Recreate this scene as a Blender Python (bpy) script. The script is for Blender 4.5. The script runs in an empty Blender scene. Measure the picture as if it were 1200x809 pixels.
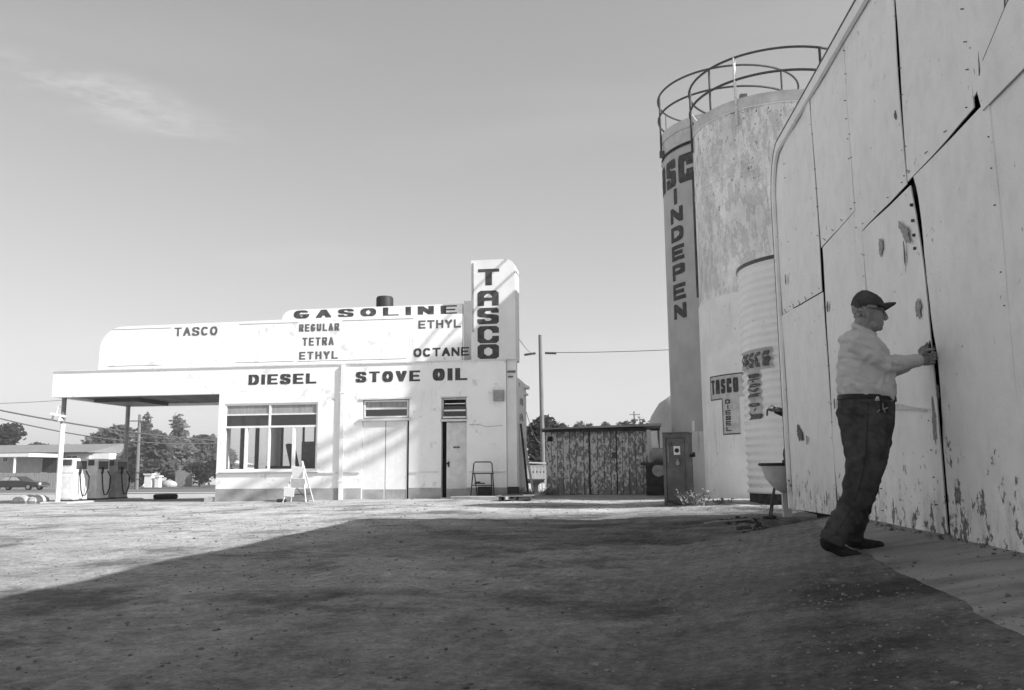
import bpy, bmesh, math, random
from mathutils import Vector, Matrix, noise
random.seed(7)
S = bpy.context.scene
C = S.collection
R = math.radians
# ------------------------------------------------------------------ camera
F, CX, CY, CH = 1000.0, 600.0, 404.5, 0.75
yaw, pit, rol = R(7.7), R(8.45), R(0.45)
cf = Vector((-math.sin(yaw)*math.cos(pit), math.cos(yaw)*math.cos(pit), math.sin(pit)))
r0 = Vector((math.cos(yaw), math.sin(yaw), 0)); u0 = r0.cross(cf)
cr = r0*math.cos(rol) - u0*math.sin(rol); cu = u0*math.cos(rol) + r0*math.sin(rol)
cam = bpy.data.cameras.new('camera'); co = bpy.data.objects.new('camera', cam); C.objects.link(co)
mw = Matrix((cr, cu, -cf)).transposed().to_4x4(); mw.translation = (0, 0, CH); co.matrix_world = mw
cam.sensor_width = 36; cam.lens = 36*F/1200; cam.clip_end = 6000; cam.clip_start = .05
S.camera = co
def ray(px, py): return cf + cr*((px-CX)/F) - cu*((py-CY)/F)
def onx(px, py, X): d = ray(px, py); return Vector((0, 0, CH)) + d*(X/d.x)
def ony(px, py, Y): d = ray(px, py); return Vector((0, 0, CH)) + d*(Y/d.y)
# ------------------------------------------------------------------ world, sun, exposure
SUN = Vector((1, -.32, .79)).normalized()          # towards the sun
el = math.asin(SUN.z); az = math.atan2(SUN.x, SUN.y)
W = bpy.data.worlds.new('World'); S.world = W; W.use_nodes = True
nt = W.node_tree; nt.nodes.clear()
def N(nt, t, **k):
    n = nt.nodes.new(t)
    for a, b in k.items(): setattr(n, a, b)
    return n
sky = N(nt, 'ShaderNodeTexSky', sky_type='NISHITA', sun_disc=False)
sky.sun_elevation = el; sky.sun_rotation = az; sky.air_density = 1.0; sky.dust_density = 1.2; sky.ozone_density = 1
sep = N(nt, 'ShaderNodeSeparateColor'); nt.links.new(sky.outputs[0], sep.inputs[0])
m1 = N(nt, 'ShaderNodeMath', operation='MULTIPLY'); m1.inputs[1].default_value = .42
m2 = N(nt, 'ShaderNodeMath', operation='MULTIPLY_ADD'); m2.inputs[1].default_value = .38
m3 = N(nt, 'ShaderNodeMath', operation='MULTIPLY_ADD'); m3.inputs[1].default_value = .20
nt.links.new(sep.outputs[0], m1.inputs[0]); nt.links.new(sep.outputs[1], m2.inputs[0]); nt.links.new(m1.outputs[0], m2.inputs[2])
nt.links.new(sep.outputs[2], m3.inputs[0]); nt.links.new(m2.outputs[0], m3.inputs[2])
# thin cirrus, everywhere in the sky
tc = N(nt, 'ShaderNodeTexCoord'); mp = N(nt, 'ShaderNodeMapping'); mp.inputs['Scale'].default_value = (1.2, 2.0, 9)
mp.inputs['Rotation'].default_value = (0, R(8), R(20))
nz = N(nt, 'ShaderNodeTexNoise'); nz.inputs['Scale'].default_value = 1.7; nz.inputs['Detail'].default_value = 6
nt.links.new(tc.outputs['Generated'], mp.inputs[0]); nt.links.new(mp.outputs[0], nz.inputs['Vector'])
mr = N(nt, 'ShaderNodeMapRange'); mr.inputs[1].default_value = .56; mr.inputs[2].default_value = .8; mr.inputs[3].default_value = 1; mr.inputs[4].default_value = 1.12
nt.links.new(nz.outputs[0], mr.inputs[0])
mm = N(nt, 'ShaderNodeMath', operation='MULTIPLY'); nt.links.new(m3.outputs[0], mm.inputs[0]); nt.links.new(mr.outputs[0], mm.inputs[1])
pw = N(nt, 'ShaderNodeMath', operation='POWER'); pw.inputs[1].default_value = .8; nt.links.new(mm.outputs[0], pw.inputs[0])
mm = N(nt, 'ShaderNodeMath', operation='MULTIPLY'); mm.inputs[1].default_value = .66; nt.links.new(pw.outputs[0], mm.inputs[0])
d0 = ray(140, 118).normalized(); ca = (cr - cu*.24).normalized(); cbv = (cu + cr*.24).normalized()
sb = N(nt, 'ShaderNodeVectorMath', operation='SUBTRACT'); nt.links.new(tc.outputs['Generated'], sb.inputs[0]); sb.inputs[1].default_value = d0
def dotn(v, k):
    n = N(nt, 'ShaderNodeVectorMath', operation='DOT_PRODUCT'); nt.links.new(sb.outputs[0], n.inputs[0]); n.inputs[1].default_value = v*k; return n.outputs['Value']
n2 = N(nt, 'ShaderNodeTexNoise'); n2.inputs['Scale'].default_value = 16; n2.inputs['Detail'].default_value = 8; n2.inputs['Roughness'].default_value = .7
mp2 = N(nt, 'ShaderNodeMapping'); mp2.inputs['Rotation'].default_value = (0, 0, R(-25)); mp2.inputs['Scale'].default_value = (.5, 1, 3); nt.links.new(tc.outputs['Generated'], mp2.inputs[0]); nt.links.new(mp2.outputs[0], n2.inputs['Vector'])
cv = N(nt, 'ShaderNodeCombineXYZ'); nt.links.new(dotn(ca, 1/.17), cv.inputs[0]); nt.links.new(dotn(cbv, 1/.035), cv.inputs[1])
ln = N(nt, 'ShaderNodeVectorMath', operation='LENGTH'); nt.links.new(cv.outputs[0], ln.inputs[0])
wr = N(nt, 'ShaderNodeMapRange', interpolation_type='SMOOTHSTEP'); wr.inputs[1].default_value = 1; wr.inputs[2].default_value = .1; wr.inputs[3].default_value = 0; wr.inputs[4].default_value = 1; nt.links.new(ln.outputs['Value'], wr.inputs[0])
nr = N(nt, 'ShaderNodeMapRange'); nr.inputs[1].default_value = .42; nr.inputs[2].default_value = .72; nr.inputs[3].default_value = 0; nr.inputs[4].default_value = .55; nt.links.new(n2.outputs[0], nr.inputs[0])
wm_ = N(nt, 'ShaderNodeMath', operation='MULTIPLY'); nt.links.new(wr.outputs[0], wm_.inputs[0]); nt.links.new(nr.outputs[0], wm_.inputs[1])
ad = N(nt, 'ShaderNodeMath', operation='ADD'); ad.inputs[1].default_value = 1; nt.links.new(wm_.outputs[0], ad.inputs[0])
mx = N(nt, 'ShaderNodeMath', operation='MULTIPLY'); nt.links.new(mm.outputs[0], mx.inputs[0]); nt.links.new(ad.outputs[0], mx.inputs[1]); mm = mx
cb = N(nt, 'ShaderNodeCombineColor')
for i in range(3): nt.links.new(mm.outputs[0], cb.inputs[i])
bg = N(nt, 'ShaderNodeBackground'); bg.inputs[1].default_value = .145
nt.links.new(cb.outputs[0], bg.inputs[0]); wo = N(nt, 'ShaderNodeOutputWorld'); nt.links.new(bg.outputs[0], wo.inputs[0])
sl = bpy.data.lights.new('sun', 'SUN'); sl.energy = 3.3; sl.angle = R(.6); sl.color = (1, 1, 1)
so = bpy.data.objects.new('sun', sl); C.objects.link(so); so.rotation_euler = SUN.to_track_quat('Z', 'Y').to_euler(); so.location = (20, -10, 30)
S.view_settings.view_transform = 'Standard'; S.view_settings.look = 'None'; S.view_settings.gamma = 1
S.view_settings.exposure = 1.34
S.render.engine = 'CYCLES'
# ------------------------------------------------------------------ materials
M = {}
def g(v, a=1): return (v, v, v, a)
class Sh:
    def __init__(s, name, rough=.85, spec=.3, metal=0):
        s.m = bpy.data.materials.new(name); s.m.use_nodes = True; s.t = s.m.node_tree
        s.b = s.t.nodes['Principled BSDF']; s.b.inputs['Roughness'].default_value = rough
        s.b.inputs['Specular IOR Level'].default_value = spec; s.b.inputs['Metallic'].default_value = metal
        s.tc = N(s.t, 'ShaderNodeTexCoord'); M[name] = s.m
    def vec(s, scale=(1, 1, 1), rot=(0, 0, 0)):
        mp = N(s.t, 'ShaderNodeMapping'); mp.inputs['Scale'].default_value = scale; mp.inputs['Rotation'].default_value = rot
        s.t.links.new(s.tc.outputs['Object'], mp.inputs[0]); return mp.outputs[0]
    def noise(s, scale, detail=4, st=(1, 1, 1), rough=.6, rot=(0, 0, 0), off=0):
        n = N(s.t, 'ShaderNodeTexNoise'); n.inputs['Scale'].default_value = scale; n.inputs['Detail'].default_value = detail
        n.inputs['Roughness'].default_value = rough; v = s.vec(st, rot)
        v.node.inputs['Location'].default_value = (off, off*1.7, off*.6)
        s.t.links.new(v, n.inputs['Vector']); return n.outputs[0]
    def ramp(s, fac, a, b, lo=0., hi=1.):
        r = N(s.t, 'ShaderNodeMapRange'); r.interpolation_type = 'SMOOTHSTEP'
        for i, v in enumerate((a, b, lo, hi)): r.inputs[i+1].default_value = v
        s.t.links.new(fac, r.inputs[0]); return r.outputs[0]
    def mix(s, fac, a, b):
        n = N(s.t, 'ShaderNodeMix', data_type='FLOAT')
        for i, v in ((0, fac), (2, a), (3, b)):
            if isinstance(v, (int, float)): n.inputs[i].default_value = v
            else: s.t.links.new(v, n.inputs[i])
        return n.outputs[0]
    def math(s, op, a, b=0.):
        n = N(s.t, 'ShaderNodeMath', operation=op)
        for i, v in ((0, a), (1, b)):
            if isinstance(v, (int, float)): n.inputs[i].default_value = v
            else: s.t.links.new(v, n.inputs[i])
        return n.outputs[0]
    def z(s, lo, hi):
        x = N(s.t, 'ShaderNodeSeparateXYZ'); s.t.links.new(s.tc.outputs['Object'], x.inputs[0]); return s.ramp(x.outputs[2], lo, hi)
    def axis(s, i):
        x = N(s.t, 'ShaderNodeSeparateXYZ'); s.t.links.new(s.tc.outputs['Object'], x.inputs[0]); return x.outputs[i]
    def color(s, v):
        c = N(s.t, 'ShaderNodeCombineColor')
        for i in range(3): s.t.links.new(v, c.inputs[i])
        s.t.links.new(c.outputs[0], s.b.inputs['Base Color']); return s
    def bump(s, h, dist=.01, strength=1.):
        b = N(s.t, 'ShaderNodeBump'); b.inputs['Distance'].default_value = dist; b.inputs['Strength'].default_value = strength
        s.t.links.new(h, b.inputs['Height']); s.t.links.new(b.outputs[0], s.b.inputs['Normal']); return s
def simple(name, v, var=.15, scale=6, rough=.8, spec=.3, metal=0, bump=.003, bs=None, st=(1, 1, 1), fine=.08):
    s = Sh(name, rough, spec, metal)
    n = s.noise(scale, 5, st); f = s.noise(scale*12, 3)
    c = s.mix(s.ramp(n, .25, .75), v*(1-var), v*(1+var))
    c = s.math('MULTIPLY', c, s.ramp(f, .2, .8, 1-fine, 1+fine))
    s.color(c)
    if bump: s.bump(s.noise(bs or scale*5, 4), bump)
    return s
# white stucco of the station: faint stains and spots
s = Sh('stucco', .9, .2)
c = s.mix(s.ramp(s.noise(1.1, 6), .3, .75), .90, .82)
c = s.mix(s.ramp(s.noise(6, 7, (1, 1, .12), .7, off=4), .58, .8), c, .52)
c = s.mix(s.ramp(s.noise(2.2, 9, (1, 1, 1), .7, off=24), .60, .63), c, .68)
c = s.mix(s.ramp(s.noise(26, 3, off=2), .70, .76), c, .52)
s.color(c); s.bump(s.noise(45, 3), .006, .6)
s = Sh('tower_paint', .85, .2)
c = s.mix(s.ramp(s.noise(1.5, 6), .3, .75), .80, .70)
c = s.mix(s.ramp(s.noise(30, 3, off=2), .68, .76), c, .5); s.color(c); s.bump(s.noise(60, 3), .003)
s = Sh('plinth_paint', .9, .2)
c = s.mix(s.ramp(s.noise(2.5, 6), .3, .7), .30, .42); c = s.mix(s.ramp(s.noise(18, 4, off=9), .6, .72), c, .5)
s.color(c); s.bump(s.noise(40, 3), .006)
simple('fresh_white', .80, .06, 3, .6)
simple('cream_trim', .66, .12, 5, .7)
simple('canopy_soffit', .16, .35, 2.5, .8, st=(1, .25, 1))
simple('letter_dark', .06, .5, 6, .8, bump=0, fine=.5)
simple('letter_grey', .13, .4, 9, .8, bump=0)
simple('line_dark', .22, .3, 9, .8, bump=0)
simple('line_black', .02, .3, 9, .9, bump=0)
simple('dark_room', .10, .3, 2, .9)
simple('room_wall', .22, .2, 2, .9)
simple('blind_cloth', .30, .25, 4, .9, st=(6, 1, .5))
simple('steel_dark', .07, .3, 8, .5, .5, .3)
simple('black_paint', .025, .3, 8, .6)
simple('rubber', .02, .3, 8, .8)
simple('grey_enamel', .28, .25, 5, .5, .5)
simple('pump_white', .70, .15, 5, .4, .5)
simple('chrome', .6, .1, 5, .25, .5, 1)
simple('old_wood', .20, .35, 5, .9, bump=.01, st=(12, 12, .6))
simple('pole_wood', .16, .3, 4, .9, bump=.01, st=(10, 10, .4))
simple('pale_wood', .55, .2, 5, .8, st=(6, 6, .4))
simple('concrete_old', .34, .25, 2.2, .9, bump=.006)
simple('concrete_block', .42, .2, 4, .9, bump=.006)
simple('rust_rail', .055, .4, 14, .7, .4, .2)
simple('rail_paint', .6, .2, 14, .7)
simple('brick_dark', .05, .6, 8, .9, bump=.02)
simple('asphalt', .13, .2, .8, .9, bump=.01, bs=60)
simple('sidewalk', .42, .12, 1, .9)
simple('lawn', .13, .4, 1.5, .95, bump=.03, bs=30)
simple('hill_far', .24, .15, .02, 1, bump=0)
simple('roof_shingle', .19, .15, 2, .9, st=(1, 1, 6))
simple('siding', .60, .1, 2, .8)
simple('siding_white', .78, .06, 2, .8)
simple('fence_wood', .30, .25, 1.5, .9, st=(8, 1, .5))
simple('car_paint', .035, .15, 3, .3, .6, .2)
simple('chair_dark', .06, .3, 5, .6)
simple('insulator', .5, .1, 5, .3)
for nme, v in (('leaf_dark', .050), ('leaf_mid', .12), ('leaf_pale', .19), ('leaf_grass', .30)):
    s = simple(nme, v, .5, 1.3, .8, .2, bump=0, fine=.3)
    tr = N(s.t, 'ShaderNodeBsdfTranslucent'); mxs = N(s.t, 'ShaderNodeMixShader'); mxs.inputs[0].default_value = .5; om = [n for n in s.t.nodes if n.type == 'OUTPUT_MATERIAL'][0]
    tr.inputs[0].default_value = g(min(.4, v*2.8)); s.t.links.new(s.b.outputs[0], mxs.inputs[1]); s.t.links.new(tr.outputs[0], mxs.inputs[2]); s.t.links.new(mxs.outputs[0], om.inputs[0])
simple('bark', .09, .3, 6, .9, bump=.01)
simple('weed_dry', .26, .3, 9, .9, bump=0)
simple('stone_pale', .21, .4, 2.0, .9)
simple('stone_dark', .13, .4, 2.0, .9)
# glass
def glass(name, tint, refl):
    m = bpy.data.materials.new(name); m.use_nodes = True; t = m.node_tree; t.nodes.clear(); M[name] = m
    a = N(t, 'ShaderNodeBsdfTransparent'); a.inputs[0].default_value = g(tint)
    b = N(t, 'ShaderNodeBsdfGlossy'); b.inputs['Roughness'].default_value = .03; b.inputs[0].default_value = g(.9)
    fr = N(t, 'ShaderNodeFresnel'); fr.inputs[0].default_value = 1.5
    ma = N(t, 'ShaderNodeMath', operation='ADD'); ma.inputs[1].default_value = refl; t.links.new(fr.outputs[0], ma.inputs[0])
    ge = N(t, 'ShaderNodeNewGeometry'); fb = N(t, 'ShaderNodeMath', operation='SUBTRACT'); fb.inputs[0].default_value = 1; t.links.new(ge.outputs['Backfacing'], fb.inputs[1]); fm = N(t, 'ShaderNodeMath', operation='MULTIPLY'); t.links.new(ma.outputs[0], fm.inputs[0]); t.links.new(fb.outputs[0], fm.inputs[1]); ma = fm
    x = N(t, 'ShaderNodeMixShader'); t.links.new(ma.outputs[0], x.inputs[0]); t.links.new(a.outputs[0], x.inputs[1]); t.links.new(b.outputs[0], x.inputs[2])
    o = N(t, 'ShaderNodeOutputMaterial'); t.links.new(x.outputs[0], o.inputs[0])
glass('window_glass', .96, .03); glass('dark_glass', .18, .08)
# barn sheets: aged paint, brushed stains, flaking towards the bottom
s = Sh('barn_paint', .62, .35)
c = s.mix(s.ramp(s.noise(.9, 7, (1, 1, .8)), .3, .72), .90, .84)
c = s.math('MULTIPLY', c, s.ramp(s.noise(7, 5, (1, 1.2, .8), off=3), .4, .8, 1.02, .94))
c = s.math('MULTIPLY', c, s.ramp(s.noise(90, 3), .2, .8, .95, 1.05))
c = s.math('MULTIPLY', c, s.ramp(s.noise(2.6, 9, rough=.7, off=51), .40, .72, 1.0, .92))
c = s.math('MULTIPLY', c, s.ramp(s.noise(5, 6, (1, 1, .12), .7, off=61), .60, .85, 1, .86))
c = s.mix(s.ramp(s.noise(5, 9, (1, .35, 1.2), .75, (R(35), 0, 0), off=71), .665, .68), c, .50)
low = s.z(1.15, .25)
crk = s.math('MULTIPLY', s.ramp(s.math('ABSOLUTE', s.math('SUBTRACT', s.axis(1), 2.15)), .05, .5, 1, 0), s.z(3.0, .4))
pn = s.math('ADD', s.noise(7, 7, (1, 1.1, .85), .72, off=1), s.math('ADD', s.math('MULTIPLY', low, .115), s.math('MULTIPLY', crk, .07)))
flake = s.ramp(pn, .665, .69)
c = s.mix(flake, c, s.mix(s.ramp(s.noise(20, 4), .4, .6), .11, .23))
dirt = s.math('MULTIPLY', s.z(.9, .2), s.ramp(s.noise(4, 6, (1, 1.6, .9), off=7), .35, .75))
c = s.math('MULTIPLY', c, s.ramp(dirt, 0, 1, 1, .55))
sp = s.ramp(s.noise(21, 2, (1, 1, .55), off=12), .745, .76); c = s.mix(sp, c, .10)
s.color(c)
h = s.math('ADD', s.math('MULTIPLY', s.noise(1.4, 3, off=5), 3.5), s.math('MULTIPLY', flake, -.12)); h = s.math('ADD', h, s.math('MULTIPLY', s.noise(120, 2), .10))
s.bump(h, .02, .6)
simple('smear_grey', .62, .2, 30, .8)
simple('chip_grey', .36, .3, 30, .8)
simple('chip_dark', .14, .4, 30, .8)
# front silo: peeling whitewash over grey
s = Sh('silo_peeling', .8, .3)
base = s.mix(s.ramp(s.noise(1.2, 7), .35, .7), .74, .86)
p1 = s.ramp(s.noise(4.5, 12, (1, 1, .34), .8, off=3), .49, .56); c = s.mix(p1, base, .64)
p2 = s.ramp(s.noise(1.8, 12, (1, 1, .8), .74, off=14), .55, .565); c = s.mix(p2, c, .84)
st2 = s.ramp(s.noise(22, 6, (1, 1, .05), .7, off=28), .5, .8); c = s.mix(s.math('MULTIPLY', st2, .5), c, .4)
st = s.ramp(s.noise(7, 6, (1, 1, .07), .7, off=8), .56, .74); c = s.mix(s.math('MULTIPLY', st, .65), c, .38)
upr = s.z(6.0, 10.0); dk = s.math('ADD', s.noise(11, 5, (1, 1, .5), .7, off=21), s.math('MULTIPLY', upr, .06))
c = s.mix(s.ramp(dk, .665, .70), c, .10)
c = s.math('MULTIPLY', c, s.ramp(s.noise(.55, 5, off=77), .40, .62, .88, 1.08))
s.color(c); s.bump(s.math('ADD', s.noise(14, 5), s.math('MULTIPLY', p1, -.3)), .02)
s = Sh('silo_lower', .85, .25)
c = s.mix(s.ramp(s.noise(1.4, 6), .3, .7), .74, .84); c = s.mix(s.ramp(s.noise(6, 6, (1, 1, .08), .7), .55, .8), c, .45)
c = s.mix(s.ramp(s.noise(14, 4), .66, .72), c, .25); s.color(c); s.bump(s.noise(30, 4), .006)
s = Sh('silo_grey', .8, .3)
c = s.mix(s.ramp(s.noise(1.5, 6), .3, .7), .40, .48); c = s.mix(s.ramp(s.noise(8, 6, (1, 1, .1)), .6, .85), c, .5)
s.color(c); s.bump(s.noise(40, 4), .004)
s = Sh('silo_band', .8, .3)
c = s.mix(s.ramp(s.noise(3, 6), .3, .7), .45, .58); c = s.mix(s.ramp(s.noise(9, 4, (1, 1, .12)), .6, .75), c, .16); s.color(c)
s = Sh('silo_foot', .85, .3)
c = s.mix(s.ramp(s.noise(2, 6), .3, .7), .58, .70); c = s.mix(s.ramp(s.noise(7, 6, (1, 1, .06), .7), .55, .75), c, .22); s.color(c); s.bump(s.noise(40, 4), .004)
s = Sh('tank_galv', .6, .4)
c = s.mix(s.ramp(s.noise(1.6, 6), .3, .7), .80, .86); c = s.mix(s.ramp(s.noise(12, 4, (1, 1, 2.5)), .64, .74), c, .2); s.color(c); s.bump(s.noise(60, 3), .002)
simple('tank_sign', .50, .2, 6, .8)
simple('sign_panel', .50, .2, 6, .8)
# weathered shed boards with remains of white paint
s = Sh('shed_board', .9, .2)
oi = N(s.t, 'ShaderNodeObjectInfo'); vadd = N(s.t, 'ShaderNodeVectorMath', operation='ADD'); cx3 = N(s.t, 'ShaderNodeCombineXYZ'); rm = s.math('MULTIPLY', oi.outputs['Random'], 40); s.t.links.new(rm, cx3.inputs[2]); s.t.links.new(s.tc.outputs['Object'], vadd.inputs[0]); s.t.links.new(cx3.outputs[0], vadd.inputs[1])
wood = s.mix(s.ramp(s.noise(3, 6, (6, 6, .5)), .3, .7), .19, .32)
nf_ = s.noise(14, 10, (1.0, 1, .5), .66, off=2); s.t.links.new(vadd.outputs[0], nf_.node.inputs['Vector'].links[0].from_node.inputs[0]); nf_ = s.math('ADD', nf_, s.math('MULTIPLY', oi.outputs['Random'], .07)); nf_ = s.math('SUBTRACT', nf_, .03)
mask = s.math('ADD', nf_, s.math('MULTIPLY', s.z(.15, .75), .075))
mask = s.math('ADD', mask, s.math('MULTIPLY', s.ramp(s.axis(0), -2.55, -1.9), .06))
mask = s.math('SUBTRACT', mask, s.math('MULTIPLY', s.z(1.7, 2.1), .03))
c = s.mix(s.ramp(mask, .625, .645), wood, s.mix(s.ramp(s.noise(20, 3), .3, .7), .6, .76)); s.color(c); s.bump(s.noise(30, 4, (4, 4, .3)), .006)
s = Sh('rusted_cabinet', .7, .35)
c = s.mix(s.ramp(s.noise(3, 7), .35, .7), .10, .17); c = s.mix(s.ramp(s.noise(12, 5, off=3), .62, .7), c, .06); c = s.mix(s.ramp(s.noise(5, 6, (1, 1, .3), off=6), .66, .75), c, .3); s.color(c); s.bump(s.noise(30, 4), .004)
# ground: packed dirt with oil stains and sweep marks, darker toward barn and silos
s = Sh('packed_dirt', .95, .15)
c = s.mix(s.ramp(s.noise(.22, 6), .35, .68), .52, .64)
c = s.math('MULTIPLY', c, s.ramp(s.noise(1.1, 8, (1.25, 1, 1), .72, off=3), .34, .7, .80, 1.15))
c = s.math('MULTIPLY', c, s.ramp(s.noise(9, 8, rough=.8, off=33), .36, .66, .74, 1.18))
c = s.math('MULTIPLY', c, s.ramp(s.noise(.62, 9, (1.2, 1, 1), .72, off=11), .47, .64, 1, .40))
c = s.math('MULTIPLY', c, s.ramp(s.noise(38, 8, off=2, rough=.8), .25, .8, .62, 1.42))
c = s.mix(s.ramp(s.noise(70, 2, off=5), .70, .76), c, .55)
c = s.mix(s.ramp(s.noise(48, 2, off=8), .71, .75), c, .07)
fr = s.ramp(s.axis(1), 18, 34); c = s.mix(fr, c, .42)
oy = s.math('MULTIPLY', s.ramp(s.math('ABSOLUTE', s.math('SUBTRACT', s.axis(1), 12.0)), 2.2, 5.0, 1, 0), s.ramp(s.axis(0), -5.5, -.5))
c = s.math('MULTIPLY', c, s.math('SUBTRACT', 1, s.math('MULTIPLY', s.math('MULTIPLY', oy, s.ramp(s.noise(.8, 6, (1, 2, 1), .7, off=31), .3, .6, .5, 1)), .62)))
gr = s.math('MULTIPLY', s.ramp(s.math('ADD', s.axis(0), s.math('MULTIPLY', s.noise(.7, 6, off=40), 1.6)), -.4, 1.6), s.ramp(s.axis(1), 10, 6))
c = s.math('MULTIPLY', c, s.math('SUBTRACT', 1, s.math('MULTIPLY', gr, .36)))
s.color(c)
wv = N(s.t, 'ShaderNodeTexWave'); wv.inputs['Scale'].default_value = 4.2; wv.inputs['Distortion'].default_value = 5; wv.inputs['Detail'].default_value = 3; wv.inputs['Detail Scale'].default_value = .6
s.t.links.new(s.vec((1, .25, 1), (0, 0, R(38))), wv.inputs['Vector'])
wm = s.math('MULTIPLY', wv.outputs[1], s.ramp(s.noise(.5, 3, off=17), .42, .6))
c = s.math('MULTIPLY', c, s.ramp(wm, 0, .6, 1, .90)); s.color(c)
h = s.math('ADD', s.math('MULTIPLY', wm, .14), s.noise(26, 9, rough=.85)); s.bump(h, .05, 1)
s = Sh('apron_concrete', .85, .3)
c = s.mix(s.ramp(s.noise(.9, 6), .3, .7), .23, .32)
c = s.math('MULTIPLY', c, s.ramp(s.noise(1.8, 7, (.7, 2.4, 1), .65, (0, 0, R(-20)), 4), .42, .7, 1, .55))
c = s.math('MULTIPLY', c, s.ramp(s.noise(60, 4), .25, .8, .85, 1.12))
s.color(c); s.bump(s.noise(40, 6), .008)
# clothing
def cloth(name, a, b, sc=5):
    s = Sh(name, .95, .1)
    c = s.mix(s.ramp(s.noise(sc, 5), .3, .7), a, b); c = s.math('MULTIPLY', c, s.ramp(s.noise(300, 2), .3, .7, .9, 1.1)); s.color(c)
    s.bump(s.noise(14, 4, (1, 1, 1.4)), .012, .5); return s
cloth('shirt_cotton', .52, .57); cloth('denim', .045, .095, 9); cloth('cap_cloth', .055, .09, 12)
cloth('shoe_leather', .028, .05); cloth('hair_grey', .16, .34, 60)
s = simple('skin', .25, .18, 18, .55, .4, bump=.002); simple('skin_hand', .2, .25, 30, .6, .4)
simple('belt_leather', .018, .2, 20, .5); simple('frame_black', .02, .1, 9, .4)
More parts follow.
